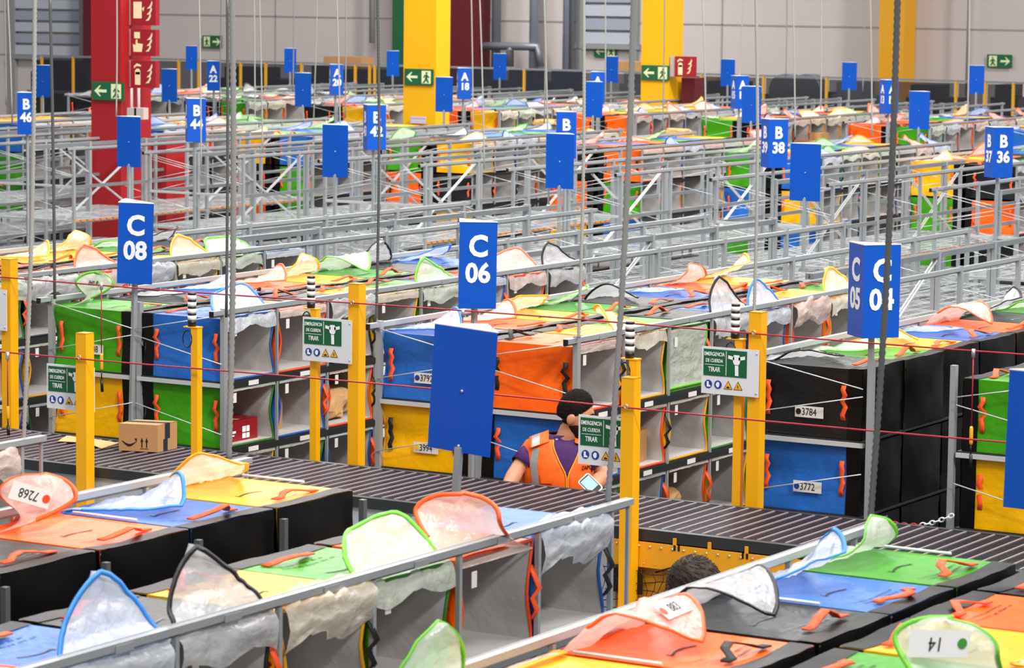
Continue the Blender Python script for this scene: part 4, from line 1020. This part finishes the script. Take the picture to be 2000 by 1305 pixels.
prism_box('building_column', mat('wall_dark_red', '#5b0a18', .6), onY(162, 60, WY-.5).x, onY(182, 60, WY-.5).x, WY-.5, WY-.02, 0, 10, 'dark red column at the far wall beside the left shutter', 'column', group='building columns')
prism_box('building_column', mat('wall_green', '#175c38', .6), onY(766, 60, WY-.5).x, onY(790, 60, WY-.5).x, WY-.5, WY-.02, 0, 10, 'narrow dark green column behind the middle yellow column', 'column', group='building columns')
exit_sign(395, 433, 69, 94, WY-.05, False, 'green exit sign with right arrow on the far wall at left')
exit_sign(1160, 1204, 89, 112, WY-.05, True, 'green exit sign with left arrow on the far wall by the shutter')
exit_sign(1928, 1976, 106, 133, WY-.05, False, 'green exit sign with right arrow on the far wall at right')
DUCT = mat('duct_grey', '#7d8088', .4, .4); DUCT2 = mat('duct_pale', '#9aa0b0', .4, .3)
def vpipe(px0, px1, Y, zb, m, label): tag(MB().tube([((onY(px0, 60, Y).x+onY(px1, 60, Y).x)/2, Y, zb), ((onY(px0, 60, Y).x+onY(px1, 60, Y).x)/2, Y, 10)], (onY(px1, 60, Y).x-onY(px0, 60, Y).x)/2, 12).build('riser_duct', m), label, 'duct', 'ducts on the far wall')
vpipe(961, 977, WY-.4, .5, DUCT, 'grey vertical duct right of the dark red column'); vpipe(1035, 1051, WY-.4, .5, DUCT2, 'pale vertical duct in the middle of the far wall')
vpipe(1100, 1113, WY-.4, .5, DUCT2, 'pale vertical duct left of the right shutter'); vpipe(1114, 1120, WY-.4, .5, DUCT, 'thin dark pipe left of the right shutter')
vpipe(722, 731, WY-.3, 2.4, mat('pipe_light', '#b0b0b4', .5), 'thin pale pipe with box left of the green column'); vpipe(1888, 1894, WY-.3, 1.6, mat('pipe_light', '#b0b0b4', .5), 'thin pale pipe at the right end of the wall')
p = [onY(a, b, WY-.5) for a, b in ((945, 90), (985, 90), (1050, 92), (1056, 130))]
tag(MB().tube(p, .09, 8).build('cross_duct', DUCT), 'bent horizontal duct joining the vertical ducts', 'duct')
p = [onY(a, b, WY-.5) for a, b in ((996, 130), (996, 98), (1000, 93))]
tag(MB().tube(p, .09, 8).build('drop_duct', DUCT), 'short drop of duct under the horizontal duct', 'duct')
# fence before the far wall
FYEL = mat('fence_yellow', '#d8a020', .5); MESH = mat('fence_mesh_dark', '#34363e', .6, alpha=.55); NAVY = mat('navy_bin', '#27314f', .5); DK = mat('machine_dark', '#26272b', .5); GRYM = mat('machine_grey', '#7c8088', .5)
FY = 56.
fz = empty('safety_fence', 'dark mesh safety fence on yellow posts along the far wall', 'fence', (0, 0, 0))
posts = [82, 143, 349, 388, 470, 519, 589, 668, 694, 722, 732, 898, 1024, 1370, 1492, 1615, 1868, 1925, 1980]
xs = [onY(px, 150, FY).x for px in posts]
for x in xs: MB().bx(x-.024, x+.024, FY-.024, FY+.024, 0, 2.02).build('post', FYEL, fz)
MB().bx(-60, -16, FY-.02, FY+.02, 2.0, 2.04).build('top_rail', GRYM, fz)
for x0, x1 in zip(xs, xs[1:]): MB().bx(x0+.05, x1-.05, FY, FY+.015, .3, 1.98).build('mesh_panel', MESH, fz)
machines = [(985, 1060, 135, 200, NAVY, 'navy plastic bin stack behind the fence, right of A 18'), (1068, 1130, 137, 200, NAVY, 'wider navy plastic bin stack behind the fence'), (905, 960, 134, 180, DK, 'dark machine behind the fence beside sign A 18'),
 (60, 170, 118, 150, DK, 'dark machine behind the fence at far left'), (430, 560, 130, 165, DK, 'dark machine behind the fence by sign A 22'), (600, 650, 128, 160, DK, 'dark machine behind the fence left of sign A 20'), (655, 770, 135, 175, DK, 'dark machine behind the fence right of sign A 20'),
 (1372, 1480, 158, 200, DK, 'dark machine behind the fence by sign A 14'), (1530, 1605, 155, 195, DK, 'dark machine with two drums behind the fence'), (1625, 1710, 160, 195, GRYM, 'grey machine behind the fence left of the right column'),
 (1770, 1860, 165, 200, DK, 'dark machine behind the fence right of the far yellow column'), (1935, 1990, 165, 205, DK, 'dark machine behind the fence at far right'), (1210, 1250, 140, 200, GRYM, 'grey machine left of the yellow column')]
for a, b, t_, bt, m, lab in machines:
    x0 = onY(a, t_, FY+1.2); x1 = onY(b, t_, FY+1.2); mo = empty('machine', lab, 'machine', (x0.x, FY+1.2, 0), 0, 'machines behind the far fence'); wv = x1.x-x0.x
    MB().bx(0, wv, 0, .9, .0, x0.z-.25).build('body', m, mo); MB().bx(.05, wv*.6, .1, .8, x0.z-.25, x0.z).build('hood', m, mo); MB().bx(-.05, wv+.1, -.08, .0, x0.z-.75, x0.z-.68).build('side_rail', GRYM, mo)
for i, px in enumerate((1543, 1585)):
    p = onY(px, 176, FY+.9); tag(MB().bx(p.x-.2, p.x+.2, p.y-.25, p.y+.05, 0, p.z-.2).tube([(p.x, p.y-.3, p.z), (p.x, p.y+.1, p.z)], .33, 18).build('roller_drum', mat('drum_grey', '#8e929c', .3, .5)), ('left' if i == 0 else 'right')+' of the two round grey drums behind the fence', 'drum')
for i_, (a, b, t_, bt, lab) in enumerate(((632, 706, 110, 134, 'long cardboard box on the machine by sign A 20'), (1207, 1252, 120, 140, 'cardboard boxes left of the second yellow column'), (1364, 1397, 142, 148, 'flat cardboard box on top of the fence machines'))):
    x0 = onY(a, t_, FY+1.6); x1 = onY(b, bt, FY+1.6); carton(lab, [(x0.x, FY+1.6), (x1.x, FY+1.6), (x1.x, FY+2.1), (x0.x, FY+2.1)], x0.z-x1.z, x1.z-(.1 if i_ == 2 else 0), tape=False)
tb = MB()
# ------------------------------------------------------------------ people
def ring(c, rx, ry, n=20, tiltx=0., tilty=0., e=1.0):
    out = []
    for i in range(n):
        a = 2*math.pi*i/n; ca, sa = math.cos(a), math.sin(a)
        x = rx*math.copysign(abs(ca)**e, ca); y = ry*math.copysign(abs(sa)**e, sa)
        out.append(Vector((c[0]+x, c[1]+y, c[2]+x*tiltx+y*tilty)))
    return out
SKIN = mat('skin', '#c98a6a', .5, var=.05); HAIR = mat('dark_hair', '#130c09', .7, bump=.5, bscale=70, spec=.15); BEARD = mat('beard_brown', '#2e1c15', .8, bump=.4, bscale=100, spec=.15)
PURPLE = mat('purple_shirt', '#43125e', .7, bump=.4, bscale=10); VEST = mat('hi_vis_orange', '#ff6a12', .6, bump=.35, bscale=9); VESTY = mat('hi_vis_yellow_piping', '#ffa51e', .6); REFL = mat('reflective_band', '#a8a6a8', .35, .3)
def smooth_remesh(o, vox, it=6):
    m = o.modifiers.new('Remesh', 'REMESH'); m.mode = 'VOXEL'; m.voxel_size = vox; m.use_smooth_shade = True
    s = o.modifiers.new('Smooth', 'SMOOTH'); s.factor = .5; s.iterations = it
# local frame: x = to the right of the picture, y = away from the camera, z up
PX0 = 1110; PB = onY(PX0, 800, 14.52); S_ = PB.length*0+ (PB-Vector((0, 0, H))).dot(AX[2])/FPX
pz = lambda py: PB.z-(py-800)*S_
lx = lambda px: (px-PX0)*S_
man = empty('person', 'man in an orange vest over a purple shirt leaning at the conveyor', 'person', (PB.x, PB.y, 0), math.radians(30.86))
hc = Vector((lx(1124), .0, pz(812)))     # head centre
b = MB()
# head: skull, jaw turned to the right (+x) and slightly down
def headpt(u, v):                         # u azimuth, v polar, front = +x
    a = 2*math.pi*u; q = math.pi*v; d = Vector((math.sin(q)*math.cos(a), math.sin(q)*math.sin(a), math.cos(q)))
    r = Vector((.098, .078, .122))
    p = Vector((d.x*r.x, d.y*r.y, d.z*r.z))
    if d.z < 0: p.x += .012*(-d.z)+(.018*(-d.z) if d.x > 0 else .035*d.z*-0); p.y *= 1-.22*(-d.z); 
    if d.x < 0 and d.z < -.2: p.x *= .72
    f = max(0, d.x)
    g = lambda y0, z0, s: math.exp(-((d.y-y0)**2+(d.z-z0)**2)/s)
    p.x += f*(.024*g(0, -.16, .012) + .016*g(0, -.02, .010) - .012*g(.36, .08, .02) - .012*g(-.36, .08, .02) + .008*g(0, .22, .05) + .008*g(0, -.42, .012) + .006*g(0, -.50, .01) + .010*g(0, -.74, .03))
    return p
hd = MB().grid(lambda u, v: headpt(u, v), 48, 40)
RH = Matrix.Rotation(math.radians(-12), 4, 'Z') @ Matrix.Rotation(math.radians(10), 4, 'Y')
hd.xf(Matrix.Translation(hc) @ RH); b.add(hd.v, hd.f, True)
b.add(MB().sphere((0, 0, 0), (.022, .012, .034), 14, 10).xf(Matrix.Translation(hc) @ RH @ Matrix.Translation((-.008, -.078, -.012)) @ Matrix.Rotation(.3, 4, 'Y')).v, MB().sphere((0, 0, 0), 1, 14, 10).f, True)
b.add(MB().sphere((0, 0, 0), (.022, .012, .034), 14, 10).xf(Matrix.Translation(hc) @ RH @ Matrix.Translation((-.008, .078, -.012))).v, MB().sphere((0, 0, 0), 1, 14, 10).f, True)
nk = (lx(1102), .03, pz(868))
b.loft([ring((hc.x-.02, .01, hc.z-.05), .058, .060), ring((lx(1110), .015, pz(850)), .062, .062), ring((nk[0], nk[1], nk[2]), .070, .068), ring((lx(1098), .04, pz(885)), .10, .08)])
# torso
sh_z = pz(862); wz = .98
tor = [((lx(1098), .05, sh_z+.018), .125, .070), ((lx(1097), .05, sh_z-.005), .165, .088), ((lx(1096), .05, sh_z-.045), .19, .10), ((lx(1095), .05, sh_z-.11), .205, .115), ((lx(1096), .05, sh_z-.2), .195, .12), ((lx(1098), .06, wz), .165, .11), ((lx(1100), .08, wz-.1), .175, .12), ((lx(1100), .09, wz-.2), .165, .12)]
b.loft([ring(c, rx, ry) for c, rx, ry in tor])
LS = Vector((lx(1044), .05, sh_z-.055)); LE = Vector((lx(1012), -.02, pz(918))); LW = Vector((lx(984), -.16, pz(962))); LH = Vector((lx(972), -.24, pz(975)))
RS = Vector((lx(1156), .05, sh_z-.055)); RE = Vector((lx(1182), -.05, pz(925))); RW = Vector((lx(1150), -.19, pz(952))); RH_ = Vector((lx(1128), -.24, pz(952)))
def limb(pts, rs): b.tube(pts, rs, 14)
def mid(a, c, t): return a+(c-a)*t
limb([LS+Vector((.05, 0, .01)), LS, mid(LS, LE, .5), LE, mid(LE, LW, .3), mid(LE, LW, .7), LW, mid(LW, LH, .5)], [.05, .058, .050, .042, .045, .036, .027, .024])
limb([RS-Vector((.05, 0, -.01)), RS, mid(RS, RE, .5), RE, mid(RE, RW, .3), mid(RE, RW, .7), RW, mid(RW, RH_, .4)], [.05, .058, .050, .042, .046, .037, .028, .025])
# legs
for sx in (-.09, .09):
    c = Vector((lx(1100)+sx, .09, wz-.16)); limb([c, c+Vector((sx*.2, .01, -.25)), c+Vector((sx*.3, -.01, -.42)), c+Vector((sx*.3, .03, -.60)), Vector((c.x+sx*.35, .12, .07))], [.095, .085, .058, .055, .038])
    b.add(MB().sphere((c.x+sx*.35, .06, .04), (.042, .12, .04), 12, 8).v, MB().sphere((0, 0, 0), 1, 12, 8).f, True)
def hand(b, base, d, palmn, curl, sc=1.0, right=True, spread=.16):
    d = d.normalized(); n = (palmn-d*palmn.dot(d)).normalized(); s = d.cross(n).normalized()*(1 if right else -1)
    rings = []
    for t, wd, th in ((0, .024, .018), (.25, .032, .018), (.6, .040, .016), (.95, .041, .013), (1.05, .036, .010)):
        c = base+d*(.085*sc*t); rings.append([c+s*(wd*sc*math.cos(a))+n*(th*sc*math.sin(a)) for a in [2*math.pi*i/16 for i in range(16)]])
    b.loft(rings)
    for i, (L, off) in enumerate(((.070, -.030), (.080, -.010), (.075, .011), (.058, .031))):
        p = base+d*(.078*sc)+s*(off*sc); dd = (d+s*(off*4*spread)).normalized(); ang = 0; pts = [p-dd*.012]
        for j, f in enumerate((.42, .32, .26)):
            ang += curl*(.7+.2*j); v = dd*math.cos(ang)+n*math.sin(ang); pts.append(p.copy()); p = p+v*(L*f*sc)
        pts.append(p); b.tube(pts, [.0095*sc, .0095*sc, .009*sc, .0083*sc, .0065*sc], 10)
    p = base+d*(.02*sc)-s*(.026*sc); v = (d*.62-s*.75+n*.25).normalized(); v2 = (d*.92-s*.3+n*.35).normalized()
    b.tube([p, p+v*.030*sc, p+v*.030*sc+v2*.030*sc, p+v*.03*sc+v2*.052*sc], [.013*sc, .0115*sc, .0105*sc, .008*sc], 10)
hand(b, mid(LW, LH, .25), (LH-LW)+Vector((0, -.03, -.01)), Vector((.2, .1, -1)), .25, right=True)
hand(b, mid(RW, RH_, .2), Vector((-.75, -.35, .05)), Vector((-.1, .3, -1)), .55, right=False)
bo_ = b.build('body', SKIN, man); smooth_remesh(bo_, .0065, 4)
# hair (short, dark) and beard as shells over the head
h = MB()
def hair(u, v):
    q = v*.62; p = headpt(u, q); a = 2*math.pi*u; front = max(0, math.cos(a))
    # hair line: lower at the back, up at the forehead
    lim = .50-.20*front**1.2; qq = v*lim+(.12*v if math.cos(a) < -.25 else 0)
    p = headpt(u, qq); fade = 1-.75*(v**3); k = 1+.14*fade*(1+.25*noise.noise(Vector((u*30, v*22, 0)))); return Vector((p.x*k+.006*front*fade, p.y*k, p.z*k+.008*fade))
h.grid(hair, 56, 26).xf(Matrix.Translation(hc) @ RH); h.build('hair', HAIR, man)
bd = MB()
def beard(u, v):
    a = (u-.5)*2*math.radians(108); lo = .93; hi = .60+.09*(1-abs(math.cos(a/2.2))**2)-.03*abs(math.sin(a)); q = hi+(lo-hi)*v; p = headpt(a/(2*math.pi), q)
    e = min(1, min(v, 1-v)*6, min(u, 1-u)*9); return p*(1+.035*e-.006)
bd.grid(beard, 40, 14).xf(Matrix.Translation(hc) @ RH); bd.build('beard', BEARD, man)
eb = MB()
for sy in (-1, 1):
    eb.tube([RH @ Vector((.100, sy*.012, .028))+hc, RH @ Vector((.098, sy*.030, .034))+hc, RH @ Vector((.085, sy*.046, .027))+hc], [.0035, .0045, .002], 6)
eb.build('eyebrows', HAIR, man)
ey = MB()
for sy in (-1, 1): ey.add(MB().sphere((0, 0, 0), .011, 10, 8).xf(Matrix.Translation(hc) @ RH @ Matrix.Translation((.083, sy*.030, .012))).v, MB().sphere((0, 0, 0), 1, 10, 8).f, True)
ey.build('eyes', mat('eye_white', '#d8d4cc', .3), man)
mo = MB().tube([RH @ Vector((.108, y_, -.062))+hc for y_ in (-.022, 0, .022)], [.003, .006, .003], 8); mo.build('mouth', mat('lips', '#9a5a4c', .5), man)
# shirt
s = MB()
s.loft([ring((c[0], c[1], c[2]), rx*1.05+.006, ry*1.06+.006, 32) for c, rx, ry in [((lx(1101), .035, sh_z+.035), .075, .066)]+tor[:7]], cap=False)
def sleeve(A, E):
    d = mid(A, E, .78); s.tube([A+(Vector((.06, 0, .012)) if A.x < 0 else Vector((-.06, 0, .012))), A, mid(A, E, .35), d], [.052, .060, .062, .063], 18, cap=False)
sleeve(LS, LE); sleeve(RS, RE)
so_ = s.build('shirt', PURPLE, man); sol = so_.modifiers.new('Solidify', 'SOLIDIFY'); sol.thickness = .004
# vest: open V at the neck, front is towards the camera (-y)
def torso_at(z, grow):
    T = tor; z = min(T[0][0][2], z)
    for (c0, rx0, ry0), (c1, rx1, ry1) in zip(T, T[1:]):
        if c1[2] <= z <= c0[2]:
            k = (z-c0[2])/(c1[2]-c0[2]); return (c0[0]+(c1[0]-c0[0])*k, c0[1]+(c1[1]-c0[1])*k), (rx0+(rx1-rx0)*k)+grow, (ry0+(ry1-ry0)*k)+grow
    return (T[-1][0][0], T[-1][0][1]), T[-1][1]+grow, T[-1][2]+grow
ztop = sh_z+.012; zbot = wz-.12
zV = pz(925)
def vest_pt(a, z, g=.026):
    a += .16
    (cx, cy), rx, ry = torso_at(z, g); fl = .012*max(0, (1.15-z)); return Vector((cx+(rx+fl)*math.sin(a), cy-(ry+fl)*math.cos(a), z))
def vest_half(sgn, g=.026, a0f=None, a1f=None, z0=None, z1=None, n=14, nz_=22):
    bb = MB()
    def f(u, v):
        z = (z0 or ztop)+((z1 or zbot)-(z0 or ztop))*v
        k = max(0, (z-zV)/(ztop-zV)); a0 = (a0f or (lambda z: .02+.42*k))(z); a1 = (a1f or (lambda z: math.pi))(z)
        return vest_pt(sgn*(a0+(a1-a0)*u), z, g)
    bb.grid(f, n, nz_); return bb
vb = MB()
for sg in (-1, 1):
    q = vest_half(sg, n=26, nz_=26); vb.add(q.v, q.f, True)
    # shoulder strap
    xs_ = lx(1098)+sg*.085
    vb.grid(lambda u, v: Vector((lx(1098)+sg*(.070+.105*u), .05+(v-.5)*.215, sh_z+.046-.038*u-.045*abs(2*v-1)**2.2)), 6, 12)
vo = vb.build('vest', VEST, man); vo.modifiers.new('Solidify', 'SOLIDIFY').thickness = .004
rf = MB()
for sg in (-1, 1):
    q = vest_half(sg, .0300, lambda z: .72, lambda z: .93, sh_z-.035, zbot+.01, 4, 20); rf.add(q.v, q.f, True)
    rf.grid(lambda u, v: Vector((lx(1098)+sg*(.120+.042*u), .05+(v-.5)*.22, sh_z+.051-.038*(u*.4+.47)-.045*abs(2*v-1)**2.2)), 3, 12)
q = vest_half(1, .0300, lambda z: .05, lambda z: math.pi, wz+.02, wz-.03, 24, 2); rf.add(q.v, q.f, True); q = vest_half(-1, .0300, lambda z: .05, lambda z: math.pi, wz+.02, wz-.03, 24, 2); rf.add(q.v, q.f, True)
rf.build('reflective_band', REFL, man)
ed = MB()
for sg in (-1, 1):
    pts = []
    for i in range(18):
        z = ztop+(zbot-ztop)*i/17; k = max(0, (z-zV)/(ztop-zV)); pts.append(vest_pt(sg*(.02+.42*k), z, .028))
    ed.tube(pts, .004, 6)
ed.build('vest_piping', VESTY, man)
pk = MB().grid(lambda u, v: vest_pt(-(.34+.30*u), sh_z-.165-.055*v, .036), 6, 4); pk.build('vest_pocket', VEST, man)
ly = MB(); ribbon(ly, [Vector((lx(1088), -.035, pz(856))), Vector((lx(1089), -.055, pz(872))), vest_pt(-.42, sh_z-.055, .012), vest_pt(-.15, sh_z-.13, .014), vest_pt(.05, sh_z-.2, .016)], .012, (1, 0, 0), .0015)
ly.build('lanyard', mat('lanyard_blue', '#9bbccb', .6), man)
lt = link('vest_letters', text_mesh('ZAPQ', .03, mat('vest_text', '#4a1410', .6), .02, .9), man, M=face_M(vest_pt(.5, sh_z-.135, .034), (math.sin(.62), -math.cos(.62), 0)))
tr = MB()
for sx in (-.09, .09):
    c = Vector((lx(1100)+sx, .09, wz-.14)); tr.tube([c, c+Vector((sx*.2, .01, -.25)), c+Vector((sx*.3, -.01, -.42)), c+Vector((sx*.3, .03, -.60)), Vector((c.x+sx*.35, .12, .09))], [.11, .098, .075, .07, .06], 16)
tr.loft([ring((lx(1100), .09, wz-.05), .185, .128), ring((lx(1100), .09, wz-.2), .19, .135)]); tr.build('trousers', mat('dark_trousers', '#1c1e24', .7), man)
shoe = MB()
for sx in (-.09, .09): shoe.add(MB().sphere((lx(1100)+sx*1.35, .05, .045), (.052, .14, .045), 14, 8).v, MB().sphere((0, 0, 0), 1, 14, 8).f, True)
shoe.build('shoes', BLACK, man)
# scanner on the wrist
dv = empty('wrist_scanner', 'white handheld scanner with lit pale screen on the man\'s wrist', 'scanner', (0, 0, 0))
Mp = Matrix.Translation(man.location) @ Matrix.Rotation(math.radians(30.86), 4, 'Z')
cen = Mp @ Vector((lx(1153), -.245, pz(934)))
Rm = (Matrix.Rotation(math.radians(30.86), 4, 'Z') @ Matrix.Rotation(math.radians(-42), 4, 'Y')).to_3x3()
up_ = Rm @ Vector((0, 0, 1)); nrm = (Matrix.Rotation(math.radians(30.86), 3, 'Z') @ Vector((-.1, -.9, .45)))
dv.matrix_world = face_M(cen, nrm, up_)
def rr(b, w_, h_, z0, z1, r, n=5):
    P = []
    for cx_, cy_, a0 in ((w_/2-r, h_/2-r, 0), (-w_/2+r, h_/2-r, 90), (-w_/2+r, -h_/2+r, 180), (w_/2-r, -h_/2+r, 270)):
        P += [(cx_+r*math.cos(math.radians(a0+90*i/n)), cy_+r*math.sin(math.radians(a0+90*i/n))) for i in range(n+1)]
    N = len(P); b.add([(x, y, z) for z in (z0, z1) for x, y in P], [(i, (i+1) % N, N+(i+1) % N, N+i) for i in range(N)]+[tuple(range(N, 2*N)), tuple(reversed(range(N)))]); return b
rr(MB(), .078, .122, -.018, 0, .014).build('case', WSTR, dv); rr(MB(), .068, .108, 0, .002, .010).build('bezel', BLACK, dv); 
MB().bx(-.030, .030, -.030, .046, .002, .003).build('screen', emis('screen_pale', '#9fc8d4', .18), dv); MB().bx(-.03, .03, -.03, .03, -.032, -.018).build('mount', BLACK, dv)
# second person, only the hair shows between the racks
p2 = onY(1356, 1128, 12.2); z2 = p2.z
w2 = empty('person', 'crouching person seen as a mop of dark brown hair below the yellow plate', 'person', (p2.x, p2.y, 0), math.radians(30.86))
b = MB(); hc2 = Vector((0, 0, z2-.03))
q = MB().grid(headpt, 32, 26).xf(Matrix.Translation(hc2) @ Matrix.Rotation(math.radians(120), 4, 'Z') @ Matrix.Rotation(math.radians(35), 4, 'Y')); b.add(q.v, q.f, True)
b.loft([ring((0, .0, hc2.z-.06), .055, .055), ring((0, -.02, hc2.z-.17), .07, .07)])
b.loft([ring((0, -.03, hc2.z-.14), .10, .08), ring((0, -.05, hc2.z-.20), .19, .11), ring((0, -.08, hc2.z-.45), .18, .13), ring((0, -.10, hc2.z-.62), .19, .15)])
for sx in (-1, 1):
    b.tube([(sx*.19, -.05, hc2.z-.21), (sx*.24, .05, hc2.z-.42), (sx*.14, .24, hc2.z-.5)], [.055, .045, .03], 12)
    b.tube([(sx*.10, -.08, hc2.z-.60), (sx*.14, .24, hc2.z-.62), (sx*.14, .10, .20), (sx*.14, .08, .06)], [.09, .07, .055, .04], 12)
    b.add(MB().sphere((sx*.14, .13, .04), (.045, .12, .04), 12, 8).v, MB().sphere((0, 0, 0), 1, 12, 8).f, True)
    hand(b, Vector((sx*.14, .25, hc2.z-.5)), Vector((-sx*.2, 1, -.2)), Vector((0, .2, -1)), .4, right=sx > 0)
bb = b.build('body', SKIN, w2); smooth_remesh(bb, .008, 4)
h = MB(); rnd = random.Random(3)
h.grid(lambda u, v: Vector((math.sin(math.pi*v*.66)*math.cos(2*math.pi*u)*.115*(1+.05*noise.noise(Vector((u*14, v*9, 2)))), math.sin(math.pi*v*.66)*math.sin(2*math.pi*u)*.115, math.cos(math.pi*v*.66)*.12)), 40, 26)
for i in range(900):
    a = rnd.uniform(0, 6.283); q = rnd.uniform(0, 1.9); d = Vector((math.sin(q)*math.cos(a), math.sin(q)*math.sin(a), math.cos(q))); t_ = Vector((-math.sin(a), math.cos(a), -.5+rnd.uniform(-.4, .4)))
    p0 = d*.113; h.tube([p0, p0+d*.012+t_*.018, p0+d*.010+t_*.042], [.0022, .0016, .0005], 3, cap=False)
h.xf(Matrix.Translation(hc2+Vector((0, 0, .01)))).build('hair', mat('brown_hair', '#33231a', .7), w2)
s = MB().loft([ring((0, -.03, hc2.z-.13), .11, .09), ring((0, -.05, hc2.z-.20), .205, .125), ring((0, -.08, hc2.z-.45), .195, .145), ring((0, -.10, hc2.z-.60), .20, .16)]); s.build('jacket', mat('dark_jacket', '#15161b', .8), w2)
print('BAGS', NB[0])
